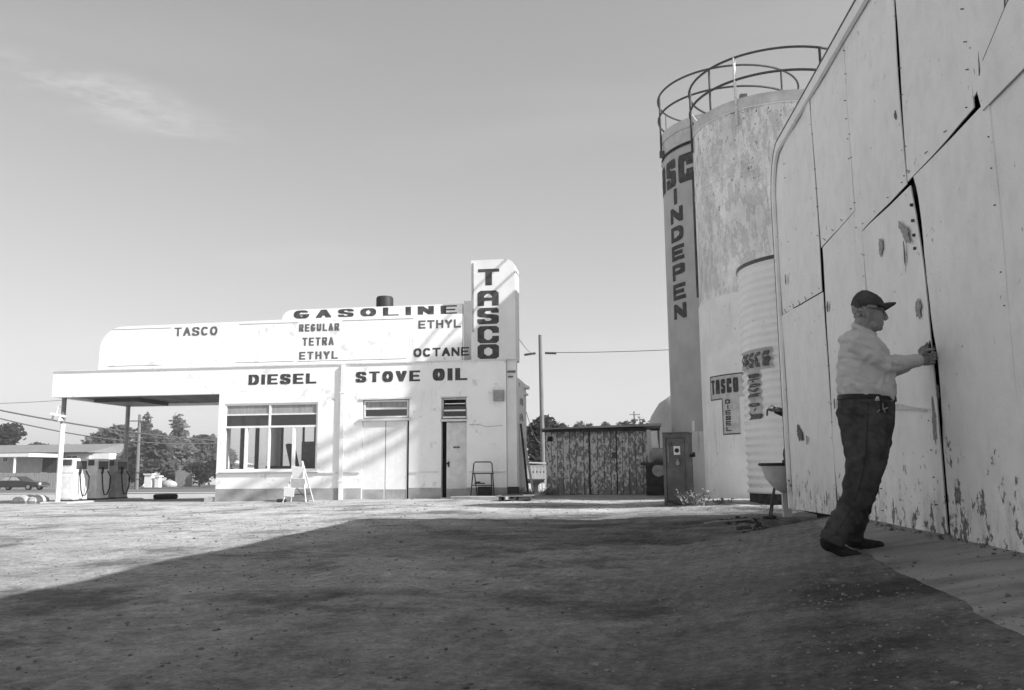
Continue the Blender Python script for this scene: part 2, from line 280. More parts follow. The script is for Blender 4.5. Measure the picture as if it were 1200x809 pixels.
# ------------------------------------------------------------------ mesh helpers
class MB:
    def __init__(s): s.v = []; s.f = []
    def add(s, vs, fs):
        o = len(s.v); s.v += [tuple(v) for v in vs]; s.f += [tuple(i+o for i in f) for f in fs]; return s
    def box(s, x0, x1, y0, y1, z0, z1):
        vs = [(x, y, z) for z in (z0, z1) for y in (y0, y1) for x in (x0, x1)]
        return s.add(vs, [(0, 2, 3, 1), (4, 5, 7, 6), (0, 1, 5, 4), (2, 6, 7, 3), (0, 4, 6, 2), (1, 3, 7, 5)])
    def obox(s, c, d, rz=0, rx=0, ry=0):
        m = Matrix.Translation(c) @ Matrix.Rotation(rz, 4, 'Z') @ Matrix.Rotation(ry, 4, 'Y') @ Matrix.Rotation(rx, 4, 'X')
        vs = [m @ Vector((x*d[0]/2, y*d[1]/2, z*d[2]/2)) for z in (-1, 1) for y in (-1, 1) for x in (-1, 1)]
        return s.add(vs, [(0, 2, 3, 1), (4, 5, 7, 6), (0, 1, 5, 4), (2, 6, 7, 3), (0, 4, 6, 2), (1, 3, 7, 5)])
    def tube(s, pts, r, n=8, closed=False, cap=True):
        pts = [Vector(p) for p in pts]; rs = r if isinstance(r, (list, tuple)) else [r]*len(pts)
        L = len(pts); vs = []; prev = None
        for i, p in enumerate(pts):
            a = pts[i-1] if (i or closed) else p; b = pts[(i+1) % L] if (i < L-1 or closed) else p
            t = (b-a).normalized()
            if prev is None: u = t.orthogonal().normalized()
            else: u = (prev - t*prev.dot(t)); u = u.normalized() if u.length > 1e-6 else t.orthogonal().normalized()
            prev = u; w = t.cross(u)
            vs += [p + (u*math.cos(k*2*math.pi/n) + w*math.sin(k*2*math.pi/n))*rs[i] for k in range(n)]
        fs = []
        for i in range(L if closed else L-1):
            j = (i+1) % L
            fs += [(i*n+k, i*n+(k+1) % n, j*n+(k+1) % n, j*n+k) for k in range(n)]
        if cap and not closed: fs += [tuple(range(n))[::-1], tuple((L-1)*n+k for k in range(n))]
        return s.add(vs, fs)
    def lathe(s, prof, cx, cy, n=48, cap=True):
        vs = []; fs = []
        for r, z in prof: vs += [(cx+r*math.cos(k*2*math.pi/n), cy+r*math.sin(k*2*math.pi/n), z) for k in range(n)]
        for i in range(len(prof)-1): fs += [(i*n+k, i*n+(k+1) % n, (i+1)*n+(k+1) % n, (i+1)*n+k) for k in range(n)]
        if cap: fs += [tuple(range(n))[::-1], tuple((len(prof)-1)*n+k for k in range(n))]
        return s.add(vs, fs)
    def prism(s, poly, y0, y1):       # poly in x,z extruded along y
        n = len(poly); vs = [(x, y0, z) for x, z in poly] + [(x, y1, z) for x, z in poly]
        return s.add(vs, [tuple(range(n)), tuple(range(2*n-1, n-1, -1))] + [(i, i+n, (i+1) % n+n, (i+1) % n) for i in range(n)])
    def prismx(s, poly, x0, x1):      # poly in y,z extruded along x
        n = len(poly); vs = [(x0, y, z) for y, z in poly] + [(x1, y, z) for y, z in poly]
        return s.add(vs, [tuple(range(n)), tuple(range(2*n-1, n-1, -1))] + [(i, i+n, (i+1) % n+n, (i+1) % n) for i in range(n)])
    def prismz(s, poly, z0, z1):
        n = len(poly); vs = [(x, y, z0) for x, y in poly] + [(x, y, z1) for x, y in poly]
        return s.add(vs, [tuple(range(n))[::-1], tuple(range(n, 2*n))] + [(i, (i+1) % n, (i+1) % n+n, i+n) for i in range(n)])
    def loft(s, pts, secs, n=20, side=Vector((0, 1, 0))):
        pts = [Vector(p) for p in pts]; L = len(pts); vs = []
        for i, p in enumerate(pts):
            t = (pts[min(i+1, L-1)] - pts[max(i-1, 0)]).normalized()
            sd = (side - t*side.dot(t)).normalized(); o = t.cross(sd); a, b = secs[i]
            vs += [p + sd*math.cos(k*2*math.pi/n)*a + o*math.sin(k*2*math.pi/n)*b for k in range(n)]
        fs = [(i*n+k, i*n+(k+1) % n, (i+1)*n+(k+1) % n, (i+1)*n+k) for i in range(L-1) for k in range(n)]
        fs += [tuple(range(n))[::-1], tuple((L-1)*n+k for k in range(n))]
        return s.add(vs, fs)
    def ball(s, c, r, nu=14, nv=9, rot=None):
        c = Vector(c); r = (r, r, r) if isinstance(r, (int, float)) else r; vs = []; 
        for j in range(nv+1):
            th = math.pi*(j+.02 if j == 0 else (j-.02 if j == nv else j))/nv
            for k in range(nu):
                ph = 2*math.pi*k/nu; d = Vector((math.sin(th)*math.cos(ph)*r[0], math.sin(th)*math.sin(ph)*r[1], math.cos(th)*r[2]))
                if rot: d = rot @ d
                vs.append(c+d)
        fs = [(j*nu+k, (j+1)*nu+k, (j+1)*nu+(k+1) % nu, j*nu+(k+1) % nu) for j in range(nv) for k in range(nu)]
        fs += [tuple(range(nu)), tuple(nv*nu+k for k in range(nu))[::-1]]
        return s.add(vs, fs)
    def cap(s, a, b, ra, rb, n=14):   # rounded tapered limb
        a = Vector(a); b = Vector(b); s.tube([a, b], [ra, rb], n); s.ball(a, ra); s.ball(b, rb); return s
    def mesh(s, name, off=(0, 0, 0), fix=True):
        me = bpy.data.meshes.new(name); o = Vector(off)
        me.from_pydata([tuple(Vector(v)-o) for v in s.v], [], s.f); me.validate(); me.update()
        if fix:
            bm = bmesh.new(); bm.from_mesh(me); bmesh.ops.recalc_face_normals(bm, faces=bm.faces); bm.to_mesh(me); bm.free()
        return me
    def build(s, name, mat, parent=None, smooth=False, bevel=0, label=None, fix=True):
        off = wloc(parent) if parent else Vector((0, 0, 0))
        if parent is None and s.v:     # origin at the base of the piece
            xs = [v[0] for v in s.v]; ys = [v[1] for v in s.v]; zs = [v[2] for v in s.v]
            off = Vector(((min(xs)+max(xs))/2, (min(ys)+max(ys))/2, min(zs))) if name not in FLATSET else Vector((0, 0, 0))
        me = s.mesh(name, off, fix); me.materials.append(M[mat])
        o = bpy.data.objects.new(name, me); C.objects.link(o)
        if parent: o.parent = parent
        else: o.location = off
        if smooth: shade(me, smooth)
        if bevel:
            b = o.modifiers.new('bevel', 'BEVEL'); b.width = bevel; b.segments = 2; b.limit_method = 'ANGLE'; b.angle_limit = R(40)
        if label: o['label'] = label
        return o
FLATSET = {'ground', 'road', 'sidewalk', 'concrete_apron', 'lawn', 'hills'}
def wloc(o):
    v = Vector((0, 0, 0))
    while o: v += o.location; o = o.parent
    return v
def shade(me, ang):
    me.polygons.foreach_set('use_smooth', [True]*len(me.polygons))
    if ang is not True:
        try: me.set_sharp_from_angle(angle=R(ang))
        except Exception: pass
def tag(o, label=None, cat=None, group=None, kind=None):
    if label: o['label'] = label
    if cat: o['category'] = cat
    if group: o['group'] = group
    if kind: o['kind'] = kind
    return o
def thing(name, label, cat, loc=(0, 0, 0), group=None):
    o = bpy.data.objects.new(name, None); C.objects.link(o); o.location = loc; o.empty_display_size = .2
    return tag(o, label, cat, group)
def copy_tree(o, loc=None, rz=0, label=None, group=None):
    c = o.copy(); C.objects.link(c)
    if loc is not None: c.location = loc; c.rotation_euler = (0, 0, rz)
    if label: c['label'] = label
    if group: c['group'] = group
    def rec(a, b):
        for ch in list(a.children):
            k = ch.copy(); C.objects.link(k); k.parent = b; rec(ch, k)
    rec(o, c); return c
# ------------------------------------------------------------------ lettering
def arc(cx, cy, rx, ry, a0, a1, n=10):
    return [(cx+rx*math.cos(R(a0+(a1-a0)*i/n)), cy+ry*math.sin(R(a0+(a1-a0)*i/n))) for i in range(n+1)]
GL = {
 'T': [[(0, 1), (1, 1)], [(.5, 1), (.5, 0)]],
 'A': [[(0, 0), (.5, 1)], [(.5, 1), (1, 0)], [(.2, .34), (.8, .34)]],
 'a': [[(0, 0), (0, .8), (.2, 1), (.8, 1), (1, .8), (1, 0)], [(0, .42), (1, .42)]],
 'S': [[(1, .8), (.85, .95), (.6, 1), (.35, 1), (.1, .93), (0, .76), (.1, .6), (.35, .53), (.65, .48), (.9, .41), (1, .25), (.9, .07), (.65, 0), (.35, 0), (.12, .06), (0, .2)]],
 's': [[(1, .84), (.88, 1), (.15, 1), (0, .85), (0, .65), (.15, .54), (.85, .46), (1, .35), (1, .15), (.85, 0), (.12, 0), (0, .16)]],
 'C': [arc(.5, .5, .5, .5, 48, 312, 18)],
 'c': [[(1, .72), (1, .85), (.82, 1), (.18, 1), (0, .85), (0, .15), (.18, 0), (.82, 0), (1, .15), (1, .28)]],
 'O': [arc(.5, .5, .5, .5, 0, 360, 24)],
 'o': [[(.2, 1), (.8, 1), (1, .82), (1, .18), (.8, 0), (.2, 0), (0, .18), (0, .82), (.2, 1)]],
 'G': [arc(.5, .5, .5, .5, 45, 350, 20) + [(1, .44), (.55, .44)]],
 'L': [[(0, 1), (0, 0), (1, 0)]], 'I': [[(.5, 0), (.5, 1)]],
 'N': [[(0, 0), (0, 1), (1, 0), (1, 1)]], 'E': [[(1, 1), (0, 1), (0, 0), (1, 0)], [(0, .5), (.85, .5)]],
 'R': [[(0, 0), (0, 1), (.75, 1), (1, .88), (1, .62), (.75, .5), (0, .5)], [(.5, .5), (1, 0)]],
 'P': [[(0, 0), (0, 1), (.75, 1), (1, .88), (1, .58), (.75, .45), (0, .45)]],
 'U': [[(0, 1), (0, .25), (.2, .04), (.5, 0), (.8, .04), (1, .25), (1, 1)]],
 'Y': [[(0, 1), (.5, .48), (1, 1)], [(.5, .48), (.5, 0)]], 'H': [[(0, 0), (0, 1)], [(1, 0), (1, 1)], [(0, .5), (1, .5)]],
 'D': [[(0, 0), (0, 1), (.6, 1), (.9, .85), (1, .6), (1, .4), (.9, .15), (.6, 0), (0, 0)]],
 'V': [[(0, 1), (.5, 0), (1, 1)]], 'X': [[(0, 0), (1, 1)], [(0, 1), (1, 0)]]}
def hull(p):
    p = sorted(set(p))
    def half(q):
        o = []
        for a in q:
            while len(o) > 1 and (o[-1][0]-o[-2][0])*(a[1]-o[-2][1])-(o[-1][1]-o[-2][1])*(a[0]-o[-2][0]) <= 1e-9: o.pop()
            o.append(a)
        return o
    a = half(p); b = half(p[::-1]); return a[:-1]+b[:-1]
def letter(mb, ch, u0, v0, w, h, sx, sz, fn, step=99, serif=0):
    k = 0
    for pl in GL[ch]:
        for (a, b) in zip(pl, pl[1:]):
            A = (u0+sx/2+a[0]*(w-sx), v0+sz/2+a[1]*(h-sz)); B = (u0+sx/2+b[0]*(w-sx), v0+sz/2+b[1]*(h-sz))
            n = max(1, int(math.dist(A, B)/step+.5))
            for i in range(n):
                P = (A[0]+(B[0]-A[0])*i/n, A[1]+(B[1]-A[1])*i/n); Q = (A[0]+(B[0]-A[0])*(i+1)/n, A[1]+(B[1]-A[1])*(i+1)/n)
                e = [(c[0]+dx*sx/2, c[1]+dz*sz/2) for c in (P, Q) for dx in (-1, 1) for dz in (-1, 1)]
                hp = hull([(round(x, 5), round(z, 5)) for x, z in e]); k += 1
                mb.add([fn(x, z, k) for x, z in hp], [tuple(range(len(hp)))])
class Words(list):
    def build(s, name, mat, parent, fix=False, label=None):
        for m in s: m.build('letter', mat, parent, fix=False)
def word(txt, u0, u1, v0, v1, sx, sz, fn, gap=.25, step=99, slope=0, mb=None):
    out = Words(); wt = {'I': .0, ' ': .35}
    n = len(txt); units = [wt.get(c, 1) for c in txt]
    H = v1-v0; tot = u1-u0; gapw = gap
    # letter width W solves: sum(w)+gaps = tot ; I takes just its stroke
    fixed = sum(sx for c in txt if c == 'I'); k = sum(u for c, u in zip(txt, units) if c != 'I')
    Wd = (tot-fixed)/(k+gapw*(n-1)); u = u0
    for c, un in zip(txt, units):
        w = sx if c == 'I' else Wd*un
        if c != ' ':
            mb = MB(); letter(mb, c, u, v0, w, H, sx, sz, fn, step); out.append(mb)
        u += w + gapw*Wd
    return out
# ------------------------------------------------------------------ ground
def sm(a, b, x): t = min(1, max(0, (x-a)/(b-a))); return t*t*(3-2*t)
def apron_edge(y): return .97 + .082*y + .02*math.sin(y*2.1)
def gz(x, y, detail=False):
    z = -.010*max(0, -x-6) if x > -20 else -.14
    z -= sm(-6, -13, x)*.0122*max(0, min(y, 75)-28)
    z += .10*sm(-1.0, 2.4, x)*sm(8, 12, y)*(1-sm(19, 24, y)) + .03*sm(0, 2, x)*sm(20, 24, y)
    if y < 10.5: z = max(z, (.30-.15*(2.13-x) + .004)*sm(-1.6, 1.1, x)*(1-sm(8.6, 9.3, y-.55*(x-1.1)))) if x > 0 else z
    if 1.2 < x < 6: z -= .42*sm(1.5, 2.05, x)*sm(9.2, 9.9, y)*(1-sm(11.8, 12.4, y))
    if detail:
        v = Vector((x, y, 0)); nf = 1-.8*sm(.2, 1.0, x)*sm(9.5, 8.5, y)
        z += nf*(.020*noise.noise(v*.9) + .010*noise.noise(v*3.1) + .005*noise.noise(v*8) + .004*noise.noise(v*17))
        z += .035*max(0, noise.noise(v*1.7+Vector((9, 3, 0)))-.1)*sm(.5, 2, x)*sm(9, 11, y)*(1-sm(17, 20, y))*2
    return z
def axis(a, b, core0, core1, d, grow=1.12):
    o = [core0]; st = d
    while o[-1] < core1: o.append(o[-1]+d)
    st = d
    while o[-1] < b: st *= grow; o.append(o[-1]+st)
    st = d; l = [core0]
    while l[-1] > a: st *= grow; l.append(l[-1]-st)
    return l[:0:-1]+o
xs = axis(-900, 900, -8, 4.2, .045); ys = axis(-60, 2500, .6, 19, .045)
vs = []; nx = len(xs)
for y in ys:
    near = y < 45
    for x in xs:
        z = gz(x, y, near and -30 < x < 30)
        if apron_edge(y)+.02 < x and y < 8.9: z -= .035*sm(0, .30, x-apron_edge(y)-.02)
        vs.append((x, y, z))
fs = [(j*nx+i, j*nx+i+1, (j+1)*nx+i+1, (j+1)*nx+i) for j in range(len(ys)-1) for i in range(nx-1)]
mb = MB(); mb.v = vs; mb.f = fs
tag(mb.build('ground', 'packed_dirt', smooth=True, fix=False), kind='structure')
# concrete apron in front of the barn doors, sloping down into the dirt
mb = MB(); av = []; rows = 120
cols = 14
for j in range(rows+1):
    y = -4 + 13.3*j/rows
    for i in range(cols+1):
        xl = apron_edge(y)-.12
        if y > 8.0: xl = max(xl, 1.05+(y-8.0)*.85)
        x = xl + (2.55-xl)*i/cols
        av.append((x, y, .30-.15*(2.13-x)+.004*noise.noise(Vector((x, y, 3))*1.5)))
nc = cols+1; mb.add(av, [(j*nc+i, j*nc+i+1, (j+1)*nc+i+1, (j+1)*nc+i) for j in range(rows) for i in range(cols)])
o = len(mb.v); edge = [av[rows*nc+i] for i in range(nc)]   # far edge has thickness
mb.add(edge+[(x, y, z-.22) for x, y, z in edge], [(i, i+1, i+1+nc, i+nc) for i in range(nc-1)])
tag(mb.build('concrete_apron', 'apron_concrete', smooth=30), kind='structure')
# street, far pavement, verge, hills
mb = MB()
def strip(y0, y1, x0, x1, dz):
    m = MB(); n = 60; P = []
    for i in range(n+1):
        x = x0+(x1-x0)*i/n
        for k in range(9): y = y0+(y1-y0)*k/8; P.append((x, y, gz(x, y)+dz))
    m.add(P, [(i*9+k, (i+1)*9+k, (i+1)*9+k+1, i*9+k+1) for i in range(n) for k in range(8)]); return m
tag(strip(55, 84, -400, -9.5, .03).build('road', 'asphalt'), kind='structure')
tag(strip(49, 52.5, -400, -9.5, .05).build('sidewalk', 'sidewalk'), kind='structure')
tag(strip(86, 190, -400, -9.5, .06).build('lawn', 'lawn'), kind='structure')
m = MB(); n = 90
for i in range(n+1):
    x = -1500+2300*i/n; h = 24+20*noise.noise(Vector((i*.09, 0, 0)))+8*noise.noise(Vector((i*.33, 5, 0))); h *= 1-.9*sm(-520, -120, x)
    m.v += [(x, 1200, -3), (x, 1330, max(h, 2)), (x, 1700, -3)]
m.f = [(i*3+k, (i+1)*3+k, (i+1)*3+k+1, i*3+k+1) for i in range(n) for k in range(2)]
tag(m.build('hills', 'hill_far', smooth=True), kind='structure')
# ------------------------------------------------------------------ gas station
FY = 24.5
st_ = thing('gas_station', 'white stucco gas station with drive-through canopy, rounded parapet and tall sign tower', 'gas station', (-8, 26, 0))
def wallrects(mb, x0, x1, z0, z1, y0, y1, holes):
    """wall slab with rectangular openings cut as real holes"""
    X = sorted({x0, x1, *[h[0] for h in holes], *[h[1] for h in holes]}); Z = sorted({z0, z1, *[h[2] for h in holes], *[h[3] for h in holes]})
    for a, b in zip(X, X[1:]):
        run = None
        for c, d in zip(Z, Z[1:]):
            inside = any(h[0] <= (a+b)/2 <= h[1] and h[2] <= (c+d)/2 <= h[3] for h in holes)
            if inside:
                if run: mb.box(a, b, y0, y1, run[0], run[1]); run = None
            else: run = [run[0] if run else c, d]
        if run: mb.box(a, b, y0, y1, run[0], run[1])
XL, XM, XR = -12.32, -8.43, -3.5
win = (-12.14, -9.18, .83, 2.86); gar = (-7.80, -6.38, -.3, 2.90); dor = (-5.42, -4.66, .02, 2.92)
mb = MB(); wallrects(mb, XL, XR, -.3, 3.97, FY, FY+.22, [win, gar, dor]); mb.build('front_wall', 'stucco', st_)
# plinth band, a hair proud
for a, b in ((XL, -7.80), (-6.38, -5.42), (-4.66, XR)): MB().box(a, b, FY-.015, FY-.0005, -.3, .31).build('plinth', 'plinth_paint', st_)
# belt moulding under the window and coping above
for a, b in ((XL, -7.85), (-6.33, -5.47), (-4.60, XR)): MB().box(a, b, FY-.03, FY-.001, .745, .775).build('belt_moulding', 'cream_trim', st_)
mb = MB(); mb.box(-17.9, XR+.03, FY-.03, FY+.25, 3.97, 4.01); mb.build('coping', 'cream_trim', st_)
# side and rear walls, roof
mb = MB(); wallrects(mb, -12.32, -8.2, -.3, 3.97, 28.5, 28.7, [(-12.0, -10.4, .8, 2.5), (-10.2, -8.5, .8, 2.5)])
mb.box(-3.72, -3.2, 26.75, 26.95, -.3, 3.5); mb.box(-8.2, -3.72, 26.75, 26.95, -.3, 3.97)
mb.box(-8.2, -8.0, 26.95, 28.7, -.3, 3.97)
mb.build('rear_wall', 'stucco', st_)
mb = MB(); m2_ = MB()
wallrects(m2_, 24.75, 28.45, -.3, 3.97, 0, .2, [(24.95, 28.2, .8, 2.7)])
mb.add([(XL+y, x, z) for x, y, z in m2_.v], m2_.f); mb.build('side_wall', 'stucco', st_)
mb = MB(); mb.box(-3.42, -3.2, FY+.38, 26.74, -.3, 3.5); mb.box(-3.2, -3.06, 26.2, 26.74, 3.32, 3.40); mb.box(-3.2, -3.10, 26.3, 26.7, 3.12, 3.17)
mb.build('end_wall', 'tower_paint', st_)
for zc in (2.25, 2.72):
    mb = MB(); mb.tube([(-3.15, 25.35+.22*math.cos(R(a)), zc+.2*math.sin(R(a))) for a in range(0, 181, 20)], .025, 6); mb.build('vent_hood', 'grey_enamel', st_)
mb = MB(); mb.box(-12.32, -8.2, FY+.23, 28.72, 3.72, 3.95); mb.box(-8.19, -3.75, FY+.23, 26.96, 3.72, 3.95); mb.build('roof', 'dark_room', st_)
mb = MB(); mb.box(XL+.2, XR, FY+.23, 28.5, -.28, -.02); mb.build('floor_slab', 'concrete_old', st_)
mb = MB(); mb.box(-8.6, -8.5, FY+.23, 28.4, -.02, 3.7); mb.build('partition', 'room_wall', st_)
# canopy: fascia, soffit, posts
mb = MB(); mb.box(-17.88, XL-.001, FY, FY+.2, 3.17, 3.97); mb.box(-17.88, -17.68, FY+.2, 28.6, 3.17, 3.97); mb.box(-17.68, XL-.001, 28.4, 28.6, 3.17, 3.97)
mb.build('canopy_fascia', 'stucco', st_)
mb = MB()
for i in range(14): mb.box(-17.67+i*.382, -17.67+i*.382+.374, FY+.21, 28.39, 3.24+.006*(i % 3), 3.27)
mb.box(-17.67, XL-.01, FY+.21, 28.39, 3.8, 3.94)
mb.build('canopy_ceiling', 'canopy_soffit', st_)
mb = MB(); mb.box(-17.45, -15.9, 26.0, 27.9, 3.12, 3.235); mb.build('ceiling_patch', 'steel_dark', st_)
for y, mt in ((24.75, 'fresh_white'), (28.25, 'grey_enamel')):
    x = -17.62; b = gz(x, y)
    mb = MB(); mb.tube([(x, y, b-.1), (x, y, 2.35 if y < 26 else 3.2)], .075, 14); p = mb.build('canopy_post', mt, st_, smooth=40)
    if y < 26:
        mb = MB(); mb.tube([(x, y, 2.352), (x, y, 3.2)], .07, 14); mb.build('post_head', 'canopy_soffit', p_ := st_, smooth=40)
lx, ly = -17.7, 24.6
mb = MB(); mb.obox((lx, ly, 2.62), (.42, .16, .07), R(15), 0, R(12)); mb.tube([(lx-.16, ly, 2.60), (lx-.2, ly, 2.46)], .035, 8); mb.tube([(lx+.06, ly, 2.6), (lx+.1, ly, 2.42)], [.04, .09], 10); mb.tube([(lx-.05, ly, 2.66), (lx-.02, ly, 2.86), (lx+.08, ly+.12, 2.9)], .018, 6)
mb.build('yard_light', 'cream_trim', st_)
mb = MB(); mb.box(XL-.36, XL-.002, FY+.01, FY+.35, -.3, .06); mb.build('corner_step', 'concrete_block', st_, bevel=.01)
# upper parapet with rounded left shoulder
px0, px1 = -16.4, -4.82; top = 5.42
poly = [(px1, 4.011), (px1, top), (-9, top+.01), (-12.4, top-.03)] + [(px0+.75+.75*math.cos(R(a)), 4.62+.74*math.sin(R(a))) for a in range(92, 181, 11)] + [(px0, 4.011)]
mb = MB(); mb.prism(poly, FY+.06, FY+.3); mb.build('parapet', 'stucco', st_)
for z, a, b in ((4.10, -16.1, -14.3), (4.11, -11.9, -10.0), (4.10, -9.9, -6.5), (5.26, -16.0, -14.05), (5.30, -11.8, -9.9), (5.31, -8.5, -6.3)):
    MB().box(a, b, FY+.056, FY+.0585, z, z+.016).build('seam_line', 'line_dark', st_)
# low roof sign GASOLINE
poly = [(-4.85, 5.40), (-4.85, 5.775), (-10.2, 5.76)] + [(-10.2+.33*math.cos(R(a)), 5.44+.32*math.sin(R(a))) for a in range(95, 181, 17)]+[(-10.53, 5.40)]
mb = MB(); mb.prism(poly, FY+.31, FY+.5); rs = mb.build('roof_sign', 'fresh_white', st_)
flat = lambda Y: (lambda x, z, k: (x, Y-.004-.0003*k, z))
word('GASOLINE', -10.15, -5.02, 5.47, 5.73, .17, .042, flat(FY+.31), .42).build('lettering', 'letter_dark', st_, fix=False, label='word GASOLINE in wide dark capitals')
mb = MB(); mb.box(-4.81, -4.53, FY+.32, FY+.5, 4.012, 5.85); mb.build('tower_return', 'tower_paint', st_)
# black roof vent
mb = MB(); mb.lathe([(.27, 5.3), (.27, 6.22), (.24, 6.27), (.03, 6.30)], -7.55, FY+1.3, 20); mb.build('roof_vent', 'black_paint', st_, smooth=40)
# tower
TY = FY+.02
poly = [(-4.53, 4.012), (-4.53, 7.02), (-3.48, 7.02)]+[(-3.47+.26*math.sin(R(a)), 6.75+.265*math.cos(R(a))) for a in range(10, 91, 16)]+[(-3.21, 4.012)]
mb = MB(); mb.prism(poly, TY, TY+.9); mb.build('sign_tower', 'tower_paint', st_, smooth=30)
mb = MB(); mb.box(-4.49, -4.45, TY-.02, TY-.002, 4.85, 6.93); mb.build('tower_trim', 'grey_enamel', st_)
mb = MB(); mb.box(-3.49, -3.21, FY+.1, FY+.37, -.3, 4.011); mb.build('corner_pier', 'tower_paint', st_)
mb = MB(); mb.box(-3.47, -3.23, FY+.07, FY+.0995, 3.62, 3.68); mb.box(-3.45, -3.30, FY+.06, FY+.0985, 3.48, 3.52); mb.build('pier_bracket', 'letter_grey', st_)
mb = MB()
for i, ch in enumerate('OCSAT'):
    z = [4.035, 4.50, 5.07, 5.62, 6.24][i]; h = [.43, .51, .49, .46, .50][i]
    c = {'O': 'o', 'C': 'c', 'S': 's', 'A': 'a', 'T': 'T'}[ch]
    m = MB(); letter(m, c, -4.34+(.02 if ch == 'T' else 0), z, .64, h, .20, .095, flat(TY))
    m.build('letter', 'letter_dark', st_, fix=False)
def put(t, u0, u1, v0, v1, sx, sz, Y=FY, mt='letter_dark', gap=.25, **k):
    word(t, u0, u1, v0, v1, sx, sz, flat(Y), gap, **k).build('lettering', mt, st_, fix=False, label='word %s in dark capitals' % t)
put('TASCO', -13.92, -12.50, 5.0, 5.27, .065, .04, FY+.06, 'letter_grey', .22)
put('REGULAR', -9.87, -8.60, 5.02, 5.25, .06, .045, FY+.06, 'letter_grey', .28)
put('TETRA', -9.75, -8.76, 4.58, 4.83, .06, .045, FY+.06, 'letter_grey', .28)
put('ETHYL', -9.84, -8.62, 4.16, 4.40, .065, .045, FY+.06, 'letter_grey', .28)
put('ETHYL', -6.14, -4.84, 5.0, 5.25, .06, .05, FY+.06, 'letter_grey', .22)
mb = word('OCTANE', -6.28, -4.60, 4.15, 4.41, .06, .05, lambda x, z, k: (x, (FY+.06 if x < -4.83 else FY+.045)-.004-.0003*k, z), .18)
mb.build('lettering', 'letter_dark', st_, fix=False, label='word OCTANE in dark capitals')
put('DIESEL', -11.40, -9.25, 3.42, 3.73, .12, .058, gap=.22)
put('STOVE', -8.03, -6.06, 3.42, 3.74, .12, .055, gap=.25)
put('OIL', -5.68, -4.64, 3.42, 3.78, .15, .06, gap=.22)
# downpipe
mb = MB(); mb.box(-8.47, -8.35, FY-.07, FY-.016, -.1, 3.96)
for z in (.5, 1.8, 3.1): mb.box(-8.50, -8.32, FY-.08, FY-.0165, z, z+.04)
mb.build('downpipe', 'fresh_white', st_)
# electric box
mb = MB(); mb.box(-3.86, -3.55, FY-.10, FY-.001, 2.78, 3.10); mb.build('meter_box', 'grey_enamel', st_, bevel=.006)
# cracks in the plaster right of the narrow door
mb = MB(); pts = [(-4.6, 2.12), (-4.25, 2.10), (-4.1, 2.04), (-3.95, 2.05), (-3.6, 2.07)]
for a, b in zip(pts, pts[1:]): mb.add([(a[0], FY-.003, a[1]), (b[0], FY-.003, b[1]), (b[0], FY-.003, b[1]+.012), (a[0], FY-.003, a[1]+.012)], [(0, 1, 2, 3)])
mb.build('plaster_crack', 'line_dark', st_)
# windows
def bars(mb, x0, x1, z0, z1, w, y0, y1, vx=(), hz=()):
    mb.box(x0, x1, y0, y1, z0, z0+w); mb.box(x0, x1, y0, y1, z1-w, z1); mb.box(x0, x0+w, y0+.002, y1-.002, z0+w, z1-w); mb.box(x1-w, x1, y0+.002, y1-.002, z0+w, z1-w)
    for x in vx: mb.box(x-w/2, x+w/2, y0+.001, y1-.001, z0+w, z1-w)
    for z in hz: mb.box(x0+w, x1-w, y0-.001, y1+.001, z-w/2, z+w/2)
wd = MB(); bars(wd, win[0], win[1], win[2], win[3], .06, FY+.03, FY+.11, (-10.70,), (2.15,))
for x in (-11.43, -9.93): wd.box(x-.045, x+.045, FY+.035, FY+.105, .89, 2.12)
for x0, x1 in ((-12.08, -10.73), (-10.67, -9.24)): wd.box(x0, x1, FY+.04, FY+.10, 2.50, 2.54)
wn = wd.build('shop_window', 'fresh_white', st_)
for x0, x1, z0, z1 in ((-12.08, -11.475, .89, 2.12), (-11.385, -10.73, .89, 2.12), (-10.67, -9.975, .89, 2.12), (-9.885, -9.24, .89, 2.12)):
    MB().box(x0, x1, FY+.06, FY+.066, z0, z1).build('pane', 'window_glass', wn)
for x0, x1 in ((-12.08, -10.73), (-10.67, -9.24)):
    MB().box(x0, x1, FY+.06, FY+.066, 2.18, 2.50).build('pane', 'dark_glass', wn)
    MB().box(x0, x1, FY+.06, FY+.066, 2.54, 2.80).build('blind', 'blind_cloth', wn)
mb = MB(); mb.box(win[0]-.07, win[1]+.07, FY-.06, FY+.02, .785, .828); mb.build('window_sill', 'fresh_white', st_, bevel=.006)
# store room: two row transom over a pair of white doors
wd = MB(); bars(wd, gar[0]+.03, gar[1]-.03, 2.36, 2.88, .05, FY+.03, FY+.10, (), (2.63,)); t1 = wd.build('transom_window', 'cream_trim', st_)
MB().box(gar[0]+.09, gar[1]-.09, FY+.06, FY+.066, 2.655, 2.83).build('blind', 'blind_cloth', t1)
MB().box(gar[0]+.09, gar[1]-.09, FY+.06, FY+.066, 2.41, 2.605).build('pane', 'dark_glass', t1)
mb = MB(); mb.box(gar[0]-.1, gar[1]+.06, FY-.05, FY+.1, 2.27, 2.34); mb.box(gar[0]-.08, gar[1]+.06, FY-.03, FY-.002, 2.90, 2.95); mb.build('door_lintel', 'cream_trim', st_)
for x0, x1 in ((gar[0]+.01, -7.105), (-7.085, gar[1]-.06)):
    d = MB(); d.box(x0, x1, FY+.03, FY+.07, -.02, 2.265); d = d.build('store_door', 'fresh_white', st_)
    q = MB(); q.box(x0+.02, x1-.02, FY+.022, FY+.0295, -.02, .27)
    q.build('kick_band', 'plinth_paint', d)
    q = MB()
    xx = x0+(x1-x0)*.5; q.box(xx-.003, xx+.003, FY+.0275, FY+.0297, .28, 2.26)
    q.build('plank_groove', 'cream_trim', d)
